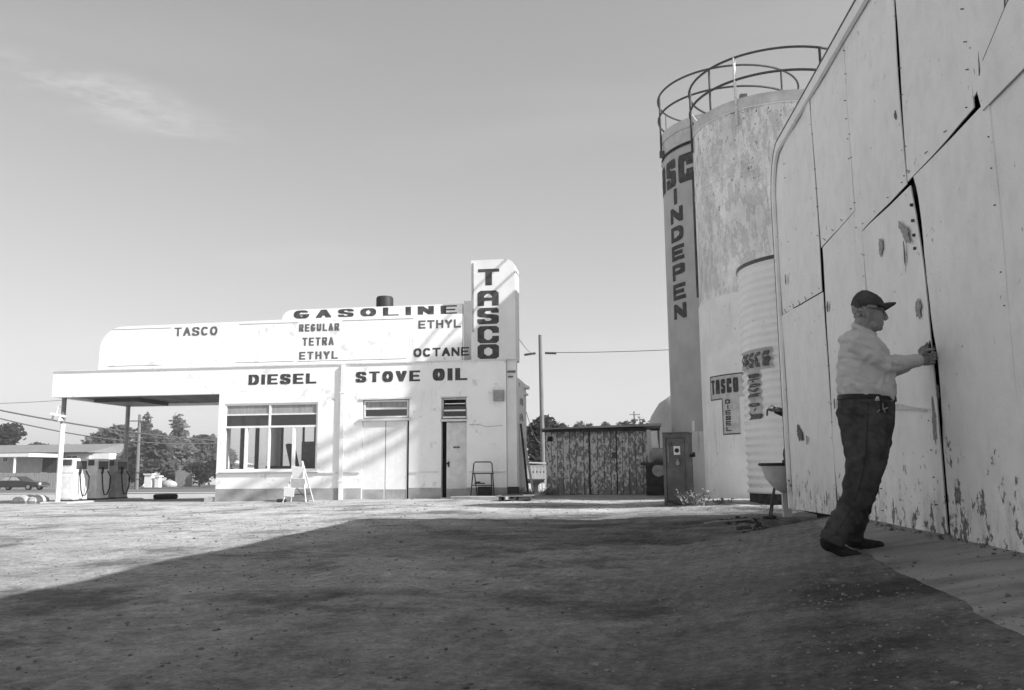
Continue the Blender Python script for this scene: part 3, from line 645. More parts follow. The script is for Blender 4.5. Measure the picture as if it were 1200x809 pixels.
mb = MB(); mb.box(-7.104, -7.086, FY+.04, FY+.06, -.02, 2.26); mb.box(gar[1]-.058, gar[1]-.001, FY+.04, FY+.1, -.02, 2.26); mb.build('door_gap', 'line_black', st_)
# office door standing ajar, transom above
wd = MB(); bars(wd, dor[0]+.01, dor[1]-.01, 2.30, 2.90, .035, FY+.10, FY+.16); t2 = wd.build('transom_window', 'cream_trim', st_)
m = MB(); m.obox((-5.02, FY+.02, 2.54), (.64, .025, .045), 0, R(12)); m.obox((-5.02, FY+.06, 2.74), (.60, .02, .025), 0, R(12)); m.obox((-5.02, FY-.02, 2.34), (.68, .025, .04)); m.build('louvre', 'fresh_white', t2)
MB().obox((-5.02, FY+.03, 2.5), (.64, .006, .36), 0, R(-14)).build('pane', 'dark_glass', t2)
mb = MB(); mb.box(dor[0]-.03, dor[1]+.04, FY-.05, FY+.12, 2.22, 2.28); mb.box(dor[0]-.03, dor[1]+.03, FY-.02, FY-.001, 2.921, 2.95); mb.build('door_lintel', 'cream_trim', st_)
d = MB(); d.obox((-4.975, FY+.12, 1.11), (.60, .045, 2.17), R(10)); od = d.build('office_door', 'cream_trim', st_)
m = MB(); m.obox((-5.2, FY+.045, .98), (.04, .05, .16), R(10)); m.tube([(-5.22, FY+.05, 1.0), (-5.22, FY-.03, 1.0)], .03, 8); m.build('handle', 'black_paint', od)
m = MB(); m.obox((-4.98, FY+.092, 1.47), (.19, .008, .05), R(10)); m.build('notice', 'letter_grey', od)
def blob(cx, cz, rx, rz, n=16, sd=0, tilt=0):
    o = []
    n *= 3
    for k in range(n):
        a = 2*math.pi*k/n; r = 1+.6*noise.noise(Vector((math.cos(a)*1.7, math.sin(a)*1.7, sd*3.1)))+.35*noise.noise(Vector((math.cos(a)*5, math.sin(a)*5, sd)))
        x = rx*r*math.cos(a); z = rz*r*math.sin(a); o.append((cx+x*math.cos(tilt)-z*math.sin(tilt), cz+x*math.sin(tilt)+z*math.cos(tilt)))
    return o
m = MB(); q = blob(0, 0, .10, .36, sd=3, tilt=-.1); m.add([(-5.07+x*math.cos(R(10)), FY+.0775+x*math.sin(R(10))+.015, 1.42+z) for x, z in q], [tuple(range(len(q)))]); m.build('smudge', 'sign_panel', od)
m = MB(); m.obox((-4.975, FY+.0935, .16), (.59, .004, .24), R(10)); m.build('kick_band', 'plinth_paint', od)
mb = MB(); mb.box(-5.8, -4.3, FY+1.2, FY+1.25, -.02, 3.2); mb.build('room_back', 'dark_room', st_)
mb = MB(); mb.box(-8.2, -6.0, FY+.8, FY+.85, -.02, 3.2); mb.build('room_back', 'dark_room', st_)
# rear and side office windows
for x0, x1 in ((-12.0, -10.4), (-10.2, -8.5)):
    w = MB(); bars(w, x0, x1, .8, 2.5, .06, 28.53, 28.6, ((x0+x1)/2,), ()); w = w.build('rear_window', 'dark_room', st_)
    MB().box(x0+.06, x1-.06, 28.56, 28.566, .86, 2.44).build('pane', 'window_glass', w)
w = MB(); w.box(XL+.06, XL+.12, 24.95, 28.2, .8, .86); w.box(XL+.06, XL+.12, 24.95, 28.2, 2.62, 2.7); w.box(XL+.04, XL+.14, 25.95, 26.05, .86, 2.62); w.box(XL+.04, XL+.14, 27.05, 27.15, .86, 2.62); w = w.build('side_window', 'dark_room', st_)
MB().box(XL+.08, XL+.086, 24.95, 28.2, .86, 2.62).build('pane', 'window_glass', w)
# things inside the office
def on(o, *a): return tag(o, *a)
t = thing('filing_cabinet', 'tall dark cabinet standing inside the office behind the right window pane', 'cabinet', (-9.65, 25.6, 0))
MB().box(-9.98, -9.22, 25.3, 25.8, -.02, 1.72).build('carcass', 'steel_dark', t, bevel=.01)
for i in range(4): MB().box(-9.93, -9.27, 25.285, 25.299, .1+i*.4, .44+i*.4).build('drawer', 'grey_enamel' if i == 9 else 'chair_dark', t)
MB().tube([(-9.6, 25.5, 1.72), (-9.6, 25.5, 2.4)], .06, 8).build('flue_pipe', 'steel_dark', t)
t = thing('office_chair', 'dark office chair tilted back seen through the window of the station', 'chair', (-10.9, 26.2, 0))
MB().obox((-10.9, 26.2, .88), (.6, .6, .16)).build('seat', 'chair_dark', t, bevel=.05)
MB().obox((-10.62, 26.2, 1.3), (.13, .55, .8), 0, 0, R(-14)).build('backrest', 'chair_dark', t, bevel=.05)
MB().tube([(-10.9, 26.2, -.02), (-10.9, 26.2, .8)], .04, 8).build('column', 'steel_dark', t)
m = MB()
for k in range(5): m.tube([(-10.9, 26.2, .08), (-10.9+.32*math.cos(k*1.257), 26.2+.32*math.sin(k*1.257), .03)], .025, 6)
m.build('foot', 'steel_dark', t)
t = thing('office_desk', 'low dark counter along the rear window inside the office', 'desk', (-11.4, 27.6, 0))
MB().box(-12.0, -10.2, 27.3, 27.9, .94, 1.0).build('desk_top', 'chair_dark', t)
MB().box(-11.95, -11.2, 27.35, 27.85, -.02, .935).build('pedestal', 'chair_dark', t); MB().box(-10.5, -10.3, 27.35, 27.85, -.02, .935).build('pedestal', 'chair_dark', t)
# ------------------------------------------------------------------ fuel pumps and island
isl = MB(); isl.prismz([(-18.05, 24.5), (-17.1, 24.5), (-17.1, 28.7), (-18.05, 28.7)], -.4, -.06)
tag(isl.build('pump_island', 'concrete_block', bevel=.03), 'long low concrete island under the station canopy carrying the fuel pumps', 'pump island')
def pump(y, tone, label, hose=True):
    x = -17.55; z = -.06; t = thing('fuel_pump', label, 'fuel pump', (x, y, z), 'old fuel pumps on the island under the canopy')
    hx, hy, H = .27, .36, 1.34
    MB().box(x-hx, x+hx, y-hy, y+hy, z, z+.86).build('lower_cabinet', tone, t, bevel=.015)
    MB().box(x-hx+.015, x+hx-.015, y-hy+.01, y+hy-.01, z+.865, z+H).build('head', tone, t, bevel=.03)
    for sx in (1, -1):
        MB().box(x+sx*(hx-.014), x+sx*(hx-.004), y-hy+.1, y+hy-.1, z+1.0, z+H-.08).build('dial_window', 'steel_dark', t)
    m = MB(); m.box(x-.14, x+.16, y-hy-.004, y-hy+.009, z+1.12, z+1.3); m.build('dial_window', 'steel_dark', t)
    m = MB(); m.box(x-.2, x+.2, y-hy-.008, y-hy-.001, z+.1, z+.78); m.build('service_panel', tone, t)
    if hose:
        p = [(x+hx+.03, y+.18, z+.95), (x+hx+.14, y+.2, z+.75), (x+hx+.16, y+.15, z+.4), (x+hx+.14, y+.05, z+.18), (x+hx+.12, y-.06, z+.16), (x+hx+.1, y-.12, z+.35), (x+hx+.05, y-.14, z+.85)]
        MB().tube(p, .02, 8).build('hose', 'rubber', t, smooth=True)
        m = MB(); m.tube([p[-1], (x+hx+.05, y-.1, z+1.02), (x+hx+.03, y-.02, z+1.06)], .035, 8); m.build('nozzle', 'black_paint', t, smooth=True)
    MB().box(x-hx-.01, x+hx+.01, y-hy-.01, y+hy+.01, z, z+.06).build('base', 'steel_dark', t)
    return t
pump(25.35, 'pump_white', 'white fuel pump nearest the front canopy post, lit by the sun')
pump(26.5, 'pump_white', 'middle white fuel pump of the row, half in shade')
pump(27.6, 'grey_enamel', 'grey fuel pump at the rear end of the row beside the dark canopy post')
t = thing('dark_trough', 'dark low round trough on the ground behind the rear fuel pump', 'trough', (-16.0, 28.2, gz(-16, 28.2)))
zt = gz(-16, 28.2)
m = MB(); m.lathe([(.24, zt), (.36, zt), (.40, zt+.06), (.40, zt+.14), (.36, zt+.18), (.24, zt+.18)], -16, 28.2, 28, cap=False); m.build('shell', 'rubber', t, smooth=40)
m = MB(); m.lathe([(.25, zt+.05), (.25, zt+.13)], -16, 28.2, 20); m.build('filling', 'steel_dark', t)
# concrete lumps on the forecourt left of the post
for x, y, dx in ((-19.3, 25.6, .5), (-18.6, 25.2, .34)):
    zz = gz(x, y); m = MB(); m.ball((x, y, zz+.08), (dx, .3, .2), 10, 6)
    tag(m.build('concrete_lump', 'concrete_block'), 'rough concrete lump at the left of the pump island, %s' % ('the larger' if dx > .4 else 'the smaller'), 'concrete lump')
# barricade in front of the office window
bx, by = -9.08, 22.9; bz = gz(bx, by)
t = thing('sawhorse_sign', 'white folding A-frame barricade with blank boards in front of the shop window', 'barricade', (bx, by, bz))
for sy in (-1, 1):
    for sx in (-1, 1):
        m = MB(); m.tube([(bx+sx*.10-.02, by+sy*.02, bz+1.12 if sx > 0 else bz+.98), (bx+sx*.33, by+sy*.28, bz)], .022, 6); m.build('leg', 'pale_wood', t)
m = MB(); m.obox((bx+.02, by-.09, bz+.80), (.36, .025, .34), R(4), R(13)); m.build('board', 'fresh_white', t)
m = MB(); m.obox((bx+.05, by-.17, bz+.52), (.42, .025, .26), R(-3), R(13)); m.build('board', 'cream_trim', t)
m = MB(); m.obox((bx-.17, by-.26, bz+.28), (.28, .025, .24), R(8), R(13), R(5)); m.build('board', 'fresh_white', t)
m = MB(); m.tube([(bx-.28, by-.22, bz+.2), (bx+.30, by+.1, bz+.22)], .015, 6); m.tube([(bx-.2, by+.1, bz+.5), (bx+.25, by-.1, bz+.1)], .013, 6); m.build('brace', 'steel_dark', t)
m = MB(); m.obox((bx-.40, by-.2, bz+.05), (.26, .2, .09), R(12)); tag(m.build('sandbag', 'black_paint', bevel=.04), 'small dark sandbag on the ground at the left foot of the barricade', 'sandbag')
m = MB(); m.obox((bx-.55, by+.5, bz+.02), (1.3, .1, .04), R(3)); tag(m.build('fallen_plank', 'old_wood'), 'weathered plank lying flat at the foot of the station wall behind the barricade', 'plank')
# step stool right of the office door
sx0, sx1, sy = -4.42, -3.80, 24.05; z = gz(-4.1, sy)
t = thing('step_stool', 'dark tubular folding step stool standing against the wall right of the narrow door', 'step stool', (-4.1, sy, z))
m = MB(); a = .05
m.tube([(sx0-.03, sy-.1, z), (sx0+.05, sy, z+.98), (sx0+.09, sy, z+1.03), (sx1-.09, sy, z+1.03), (sx1-.05, sy, z+.98), (sx1+.03, sy-.1, z)], .018, 8); m.build('front_frame', 'rust_rail', t)
for s_ in (sx0+.07, sx1-.07): MB().tube([(s_, sy-.02, z+.72), (s_ + (.03 if s_ < -4 else -.03), sy+.3, z)], .016, 8).build('rear_leg', 'rust_rail', t)
for zz, dy in ((.71, .12), (.38, .0)): m = MB(); m.obox(((sx0+sx1)/2, sy+dy-.08, z+zz), (sx1-sx0-.02, .22, .03)); m.build('step', 'rust_rail', t)
m = MB(); m.box(-4.27, -3.93, 24.08, 24.40, z+.01, z+.34); 
tag(m.build('black_crate', 'black_paint', bevel=.01), 'black crate on the ground beneath the step stool', 'crate')
m = MB(); m.obox((-4.2, sy-.02, z+.435), (.3, .14, .035), R(8)); m.obox((-4.25, sy-.03, z+.47), (.13, .1, .03), R(-20))
tag(m.build('work_gloves', 'black_paint', bevel=.012), 'crumpled dark gloves lying on the lower step of the stool', 'gloves')
# concrete step and iron plate in front
m = MB(); m.prismz([(-4.95, 23.55), (-3.35, 23.35), (-3.3, 23.8), (-4.4, 24.0)], gz(-4, 23.5)-.05, gz(-4, 23.5)+.09)
tag(m.build('door_step', 'concrete_old', bevel=.015), 'flat concrete step slab on the ground in front of the narrow door and stool', 'step')
zz = gz(-3, 22.8)
t = thing('wooden_pallet', 'dark worn pallet lying on the dirt by the right corner of the station', 'pallet', (-3.0, 22.7, zz))
for i in range(6): m = MB(); m.obox((-3.0, 22.25+i*.19, zz+.125+.003*(i % 2)), (.92, .155, .022), R(4+random.uniform(-1, 1))); m.build('slat', 'old_wood', t)
for i in range(3): m = MB(); m.obox((-3.38+i*.38, 22.72, zz+.06), (.07, 1.1, .10), R(4)); m.build('bearer', 'brick_dark', t)
m = MB(); m.obox((-3.08, 22.6, zz+.15), (.55, .5, .025), R(9)); tag(m.build('rubber_mat', 'rubber'), 'dark rubber mat lying on top of the worn pallet', 'mat')
# boards leaning on the end wall
for i, (x0, y0, x1, y1, h, w, mt, lb) in enumerate(((-2.98, 25.15, -3.17, 25.0, 2.15, .14, 'black_paint', 'long dark board leaning on the sunlit end wall of the station'), (-2.86, 25.5, -3.12, 25.35, 1.72, .17, 'pale_wood', 'pale shorter board leaning on the end wall behind the dark one'))):
    z0 = gz(x0, y0); m = MB(); v = Vector((x1-x0, y1-y0, h)); s_ = Vector((.0, w, 0))
    A = Vector((x0, y0, z0)); Bp = A+v; tk = Vector((.05, 0, 0))
    m.add([A, A+s_, A+s_+tk, A+tk, Bp, Bp+s_, Bp+s_+tk, Bp+tk], [(0, 1, 2, 3), (4, 7, 6, 5), (0, 4, 5, 1), (1, 5, 6, 2), (2, 6, 7, 3), (3, 7, 4, 0)])
    tag(m.build('leaning_board', mt), lb, 'board')
zz = gz(-3.3, 24.3)
m = MB(); m.box(-3.44, -3.12, 24.15, 24.45, zz, zz+.33); tag(m.build('battery_box', 'black_paint', bevel=.02), 'small black box on the ground at the foot of the station corner', 'box')
# ------------------------------------------------------------------ silos
def ringpts(cx, cy, r, z, a0, a1, n=64): return [(cx+r*math.cos(R(a0+(a1-a0)*i/n)), cy+r*math.sin(R(a0+(a1-a0)*i/n)), z) for i in range(n+1)]
def patch(mb, cx, cy, r, a0, a1, z0, z1, n=24, nz_=1):
    for i in range(n):
        A = R(a0+(a1-a0)*i/n); B = R(a0+(a1-a0)*(i+1)/n)
        mb.add([(cx+r*math.cos(A), cy+r*math.sin(A), z0), (cx+r*math.cos(B), cy+r*math.sin(B), z0), (cx+r*math.cos(B), cy+r*math.sin(B), z1), (cx+r*math.cos(A), cy+r*math.sin(A), z1)], [(0, 1, 2, 3)])
def cyl(cx, cy, r, off=.008):     # u metres along the surface to the right seen from outside, 0 at the -Y side
    def f(u, v, k):
        a = -math.pi/2 + u/r; q = r+off+.0003*k; return (cx+q*math.cos(a), cy+q*math.sin(a), v)
    return f
# front silo
cx, cy, r = 4.28, 23.5, 2.25
t = thing('grain_silo', 'front storage silo with peeling whitewash and a TASCO DIESEL sign low down', 'silo', (cx, cy, 0), 'tall storage silos with railings')
H1 = 10.0
MB().lathe([(r, 3.9), (r, 8.28), (r+.012, 8.28), (r+.012, 8.33), (r, 8.33), (r, H1)], cx, cy, 96).build('upper_shell', 'silo_peeling', t, smooth=30)
MB().lathe([(r+.03, -.1), (r+.03, 5.15), (r+.0, 5.22)], cx, cy, 96).build('lower_shell', 'silo_lower', t, smooth=30)
MB().lathe([(r+.002, H1-.02), (r+.03, H1), (r+.03, H1+.28), (r-.02, H1+.28), (r-.04, H1+.03), (r*.5, H1+.3), (.02, H1+.45)], cx, cy, 96).build('rim', 'silo_band', t, smooth=30)
m = MB(); patch(m, cx, cy, r+.034, 181, 340, H1-.035, H1-.012, 50); m.build('rim_lit_edge', 'fresh_white', t)  # white strip paints the sunlit edge below the rim
rr = r+.05
for z in (H1+1.42, H1+.80): m = MB(); m.tube(ringpts(cx, cy, rr, z, 0, 354, 96), .032 if z > H1+1 else .034, 8); m.build('rail', 'rust_rail', t, smooth=True)
for a in (184, 236, 291, 340, 30, 80, 130):
    m = MB(); x, y = cx+rr*math.cos(R(a)), cy+rr*math.sin(R(a)); m.tube([(x, y, H1-.45), (x, y, H1+1.42)], .035, 8); m.build('rail_post', 'rail_paint' if a == 236 else 'rust_rail', t, smooth=True)
for a in (184, 130): m = MB(); x, y = cx+rr*math.cos(R(a)), cy+rr*math.sin(R(a)); m.tube([(x, y, H1+.7), (x+.2*math.cos(R(a+170)), y+.25*math.sin(R(a+170)), H1+.4), (cx+(r-.6)*math.cos(R(a)), cy+(r-.6)*math.sin(R(a)), H1+.3)], .02, 6); m.build('rail_brace', 'rail_paint', t, smooth=True)
# painted T-shaped sign on the lower shell
def sector(px, py, z):
    """angle on the shell facing the pixel column"""
    d = ray(px, py); a = d.x*d.x+d.y*d.y; b = -2*(d.x*cx+d.y*cy); c = cx*cx+cy*cy-(r+.03)**2
    k = (-b-math.sqrt(max(0, b*b-4*a*c)))/(2*a); return math.atan2(d.y*k-cy, d.x*k-cx)
rs = r+.03
ua, ub = (sector(833, 450, 0)+math.pi/2)*rs, (sector(876, 440, 0)+math.pi/2)*rs
if ua > 0: ua -= 2*math.pi*rs
f1 = cyl(cx, cy, rs, .006); f2 = cyl(cx, cy, rs, .011)
def cpatch(mb, u0, u1, v0, v1, f, n=10):
    for i in range(n):
        a = u0+(u1-u0)*i/n; b = u0+(u1-u0)*(i+1)/n; mb.add([f(a, v0, 0), f(b, v0, 0), f(b, v1, 0), f(a, v1, 0)], [(0, 1, 2, 3)])
print('silo sign u', ua, ub)
us = ub-ua; stem0, stem1 = ua+us*.38, ua+us*.80
m = MB(); cpatch(m, ua, ub, 2.56, 3.13, f1); m2_ = cpatch(m, stem0, stem1, 1.66, 2.558, f1); m.build('painted_sign', 'sign_panel', t)
m = MB(); fo = cyl(cx, cy, rs, .009)
cpatch(m, ua-.02, ub+.02, 3.13, 3.16, fo); cpatch(m, ua-.02, ua+.01, 2.56, 3.13, fo, 1); cpatch(m, stem0-.02, stem0+.01, 1.66, 2.55, fo, 1); cpatch(m, stem0-.02, stem1, 1.63, 1.66, fo, 3); cpatch(m, ua-.02, stem0, 2.53, 2.56, fo, 3)
m.build('sign_outline', 'letter_dark', t)
word('TaSco', ua+.05, ub-.26, 2.68, 3.05, .08, .06, f2, .28, .1).build('lettering', 'letter_dark', t, fix=False, label='word TASCO in dark block capitals on the painted sign')
m = Words()
for i, ch in enumerate('LESEID'):
    z = 1.72+i*.137; m.append(MB())
    letter(m[-1], ch, stem0+.10, z, .18, .112, .045, .026, f2, .08)
m.build('lettering', 'letter_dark', t, fix=False, label='word DIESEL painted vertically below TASCO')
# rear silo
cx, cy, r = 3.62, 28.2, 2.23
H2 = 11.75
t = thing('grain_silo', 'rear taller silo with a dark grey painted side and large vertical letters', 'silo', (cx, cy, 0), 'tall storage silos with railings')
MB().lathe([(r, -.1), (r, H2)], cx, cy, 96).build('shell', 'silo_foot', t, smooth=30)
MB().lathe([(r+.006, 1.92), (r+.006, 11.02)], cx, cy, 96, cap=False).build('grey_coat', 'silo_grey', t, smooth=30)
m = MB(); m.lathe([(r+.03, 11.03), (r+.03, 11.14)], cx, cy, 96, cap=False); m.build('hoop', 'line_black', t, smooth=30)
MB().lathe([(r+.008, 11.145), (r+.008, H2-.15), (r+.05, H2-.15), (r+.05, H2+.15), (r-.01, H2+.15), (r*.5, H2+.4), (.02, H2+.5)], cx, cy, 96, cap=False).build('rim', 'silo_band', t, smooth=30)
rr = r+.08
for z in (H2+1.55, H2+.85): m = MB(); m.tube(ringpts(cx, cy, rr, z, 15, 372, 96), .034, 8); m.build('rail', 'rust_rail', t, smooth=True)
for a in (190, 250, 310, 100, 150, 40):
    m = MB(); x, y = cx+rr*math.cos(R(a)), cy+rr*math.sin(R(a)); m.tube([(x, y, H2-.5), (x, y, H2+1.55)], .033 if a > 160 else .015, 8); m.build('rail_post', 'rust_rail', t, smooth=True)
x, y = cx+rr*math.cos(R(192)), cy+rr*math.sin(R(192)); m = MB(); m.obox((x, y, H2-.55), (.16, .16, .2)); m.build('bracket', 'steel_dark', t); m = MB(); m.obox((cx+.2, cy-rr, H2+.35), (.22, .2, .4)); m.build('bracket', 'steel_dark', t)
fl = cyl(cx, cy, r, .016); fl2 = cyl(cx, cy, r, .02)
def su(px, py):   # arc length seen at a pixel column
    d = ray(px, py); a = d.x*d.x+d.y*d.y; b = -2*(d.x*cx+d.y*cy); c = cx*cx+cy*cy-r*r; q = b*b-4*a*c
    if q < 0: return None
    k = (-b-math.sqrt(q))/(2*a); v = (math.atan2(d.y*k-cy, d.x*k-cx)+math.pi/2); v -= 2*math.pi if v > math.pi else 0
    return v*r, CH+d.z*k
for p in [(780, 185), (794, 185), (797, 180), (812, 175), (787, 240), (800, 235), (789, 370), (806, 372), (812, 205), (819, 355)]: print('rear', p, su(*p))
m = Words(); S0, S1 = su(781, 190), su(793, 185); C0, C1 = su(797, 180), su(813, 175)
sw, cw = S1[0]-S0[0], C1[0]-C0[0]; lw = (sw+cw)/2; zb, zt_ = 9.85, 10.78
for i, ch in enumerate('TASCO'):
    c = {'A': 'a', 'S': 's', 'C': 'c', 'O': 'o'}.get(ch, ch); u = S0[0]+(i-2)*(lw*1.22); m.append(MB())
    letter(m[-1], c, u, zb, lw, zt_-zb, .26, .2, fl, .1)
m.build('lettering', 'letter_dark', t, fix=False, label='word TASCO around the top of the grey coat')
I0, I1 = su(788, 305), su(803, 305); uw = I1[0]-I0[0]
zs = [su(796, y)[1] for y in (225, 252, 278, 305, 331, 357)]; zl = [su(797, y)[1] for y in (246, 273, 300, 326, 352, 374)]
print('indep', uw, zs, zl)
m = Words()
for i, (ch, a, b) in enumerate(zip(['I', 'N', 'D', 'E', 'P', 'E', 'N'], [su(792, 221)[1], su(793, 243)[1], su(794, 265)[1], su(795, 287)[1], su(796, 309)[1], su(797, 332)[1], su(799, 355)[1]], [su(792, 240)[1], su(793, 261)[1], su(794, 283)[1], su(795, 305)[1], su(796, 328)[1], su(797, 351)[1], su(799, 373)[1]])):
    m.append(MB()); letter(m[-1], ch, I0[0]+uw*.02, b, uw*.96, a-b, .17, .13, fl, .1)
m.build('lettering', 'letter_dark', t, fix=False, label='letters INDEPEN running down the grey coat')
m = MB(); u1 = su(811, 205)[0]; cpatch(m, u1, u1+.20, su(813, 350)[1], su(811, 207)[1], fl2, 2); cpatch(m, u1-.12, u1+.9, su(811, 207)[1]-.02, su(811, 207)[1]+.16, cyl(cx, cy, r, .024), 6); m.build('painted_stripe', 'letter_dark', t)
m = MB(); u = su(812, 512)[0]; cpatch(m, u, u+.1, 1.93, 2.25, fl, 1); m.build('paint_mark', 'fresh_white', t)
t = thing('stripe_shadow_pipes', 'unseen pipes on a post, added behind the barn to cast stripes on the station', 'shadow_caster', (12.0, 18.8, 0))  # added and unseen, only there to cast the slanting stripes on the facade
Lv = Vector((1, -.32, .79))*18
for z0_, z1_, xa_, xb_ in ((2.85, 0.15, -6.35, -11.9), (2.3, -.25, -6.35, -11.6), (1.72, -.3, -6.4, -10.4)):
    MB().tube([Vector((xa_, FY, z0_))+Lv, Vector((xb_, FY, z1_))+Lv], .085, 8).build('pipe', 'rust_rail', t, smooth=True)  # added stripe caster, set sunward of the facade line it shades
MB().tube([(12.0, 18.9, -.1), (12.0, 18.9, 18)], .25, 10).build('added_mast', 'rust_rail', t)
MB().tube([(6.3, 18.9, 13.9), (6.3, 22, 10.5)], .07, 8).build('pipe_stay', 'rust_rail', t)
# corrugated tank
cx, cy, r = 3.75, 17.6, 1.42
t = thing('corrugated_tank', 'corrugated sheet metal tank with faded sign standing close behind the barn corner', 'tank', (cx, cy, 0))
prof = []; z0, z1, pit_ = .30, 4.78, .152; n = int((z1-z0)/pit_*8)
def cr_(z): return r+.022*math.sin((z-z0)*2*math.pi/pit_)
for i in range(n+1): z = z0+(z1-z0)*i/n; prof.append((cr_(z), z))
MB().lathe(prof, cx, cy, 72).build('shell', 'tank_galv', t, smooth=True)
MB().lathe([(r+.035, z1-.02), (r+.035, z1+.05), (r*.4, z1+.28), (.02, z1+.36)], cx, cy, 72).build('lid', 'steel_dark', t, smooth=30)
MB().lathe([(r-.02, -.2), (r-.02, .30)], cx, cy, 48).build('footing', 'brick_dark', t)
def tf(off):
    def f(u, v, k): a = -math.pi/2+u/r; q = cr_(v)+off+.0003*k; return (cx+q*math.cos(a), cy+q*math.sin(a), v)
    return f
def su2(px, py):
    d = ray(px, py); a = d.x*d.x+d.y*d.y; b = -2*(d.x*cx+d.y*cy); c = cx*cx+cy*cy-r*r; q = b*b-4*a*c
    if q < 0: return (-r*math.pi/2, 1)
    k = (-b-math.sqrt(q))/(2*a); v = (math.atan2(d.y*k-cy, d.x*k-cx)+math.pi/2); v -= 2*math.pi if v > math.pi else 0
    return v*r, CH+d.z*k
def tpatch(mb, u0, u1, v0, v1, off, n=8):
    f = tf(off); K = max(1, int((v1-v0)/.019))
    for i in range(n):
        a = u0+(u1-u0)*i/n; b = u0+(u1-u0)*(i+1)/n
        for j in range(K): p = v0+(v1-v0)*j/K; q = v0+(v1-v0)*(j+1)/K; mb.add([f(a, p, 0), f(b, p, 0), f(b, q, 0), f(a, q, 0)], [(0, 1, 2, 3)])
a0, a1 = su2(869, 425)[0], su2(902, 415)[0]; zt1 = su2(890, 412)[1]; zb1 = su2(890, 430)[1]
m = MB(); tpatch(m, a0, a1+.08, zb1-.05, zt1+.06, .004); b0, b1 = su2(877, 440)[0], su2(890, 440)[0]; ze = su2(883, 492)[1]
tpatch(m, b0-.03, b1+.05, ze, zb1-.055, .004, 4); m.build('painted_sign', 'tank_sign', t)
f3 = tf(.009); word('TaSCo', a0+.02, a1, zb1, zt1, .07, .05, f3, .25, .03).build('lettering', 'letter_grey', t, fix=False, label='faded word TASCO on the corrugated sheet')
m = Words(); zz = zb1-.08; hh = (zb1-.1-ze)/9.4
for i, ch in enumerate('STOVE OIL'):
    if ch != ' ': m.append(MB()); letter(m[-1], ch, b0+.02, zb1-.1-(i+1)*hh*.98, b1-b0-.02, hh*.78, .055, .03, f3, .02)
q = MB(); tpatch(q, b0, b1+.02, ze, ze+.10, .008, 3); q.build('sign_bar', 'letter_grey', t)
m.build('lettering', 'letter_grey', t, fix=False, label='faded words STOVE OIL running down the sheet')
# pale domed tank far behind the shed
t = thing('domed_tank', 'pale rounded tank rising behind the shed beside the rear silo', 'tank', (3.4, 36.5, 0))
MB().lathe([(2.6, -.2), (2.6, 2.5), (2.45, 3.0), (2.1, 3.55), (1.5, 3.95), (.7, 4.2), (.02, 4.25)], 3.4, 36.5, 48).build('shell', 'sidewalk', t, smooth=50)
# ------------------------------------------------------------------ shed of peeling boards
SY = 28.0
t = thing('board_shed', 'low shed of vertical weathered boards with peeling white paint and flat roof', 'shed', (-1, 28.5, 0))
x = -2.70; k = 0; h = 2.07
while x < .62:
    w = random.choice([.19, .235, .245, .25, .21]); w = min(w, .66-x); gp = .008
    if abs(x-(-.72)) < .2 and k == 8: gp = .03
    m = MB(); yo = random.uniform(-.01, .01); m.box(x+gp, x+w-gp, SY+yo, SY+.025+yo, .0+random.uniform(0, .03), h); m.build('board', 'shed_board', t); x += w; k += 1
m = MB(); m.box(-2.69, .64, SY+.04, SY+.06, 0, h); m.build('backing', 'line_black', t)
m = MB(); m.box(-2.66, .60, SY+.07, SY+2.2, .0, h-.01); m.build('body', 'old_wood', t)
m = MB(); m.add([(-2.85, SY-.25, 2.10), (1.05, SY-.25, 2.17), (1.05, SY+2.5, 2.17), (-2.85, SY+2.5, 2.10), (-2.85, SY-.25, 2.14), (1.05, SY-.25, 2.25), (1.05, SY+2.5, 2.25), (-2.85, SY+2.5, 2.14)], [(0, 3, 2, 1), (4, 5, 6, 7), (0, 1, 5, 4), (1, 2, 6, 5), (2, 3, 7, 6), (3, 0, 4, 7)]); m.build('roof', 'concrete_old', t)
m = MB(); m.box(-2.80, 1.0, SY-.2, SY-.14, 2.02, 2.105); m.build('fascia_board', 'brick_dark', t)
m = MB(); m.box(-2.62, -2.46, SY-.02, SY-.012, 1.72, 1.88); m.build('vent_hole', 'line_black', t)
for xx in (-1.30, -.42): m = MB(); m.box(xx, xx+.035, SY-.018, SY-.011, .02, 2.05); m.build('door_gap', 'line_black', t)
m = MB(); m.obox((-.48, SY-.02, 1.25), (.14, .02, .2)); m.build('hasp', 'steel_dark', t)
m = MB(); m.box(.92, .98, SY-.1, SY-.04, 0, 2.1); m.build('roof_prop', 'old_wood', t)
# white slab and leaning white panel at the shed's right end
m = MB(); m.obox((.66, 27.6, 1.03), (.13, .05, 2.02), 0, 0, R(-2)); tag(m.build('white_plank', 'pale_wood'), 'narrow white plank standing upright at the right end of the shed', 'plank')
m = MB(); m.obox((.83, 27.5, 1.48), (.20, .04, 1.0), 0, 0, R(-5)); tag(m.build('leaning_sheet', 'fresh_white'), 'short white sheet leaning above the dark drum by the shed', 'sheet')
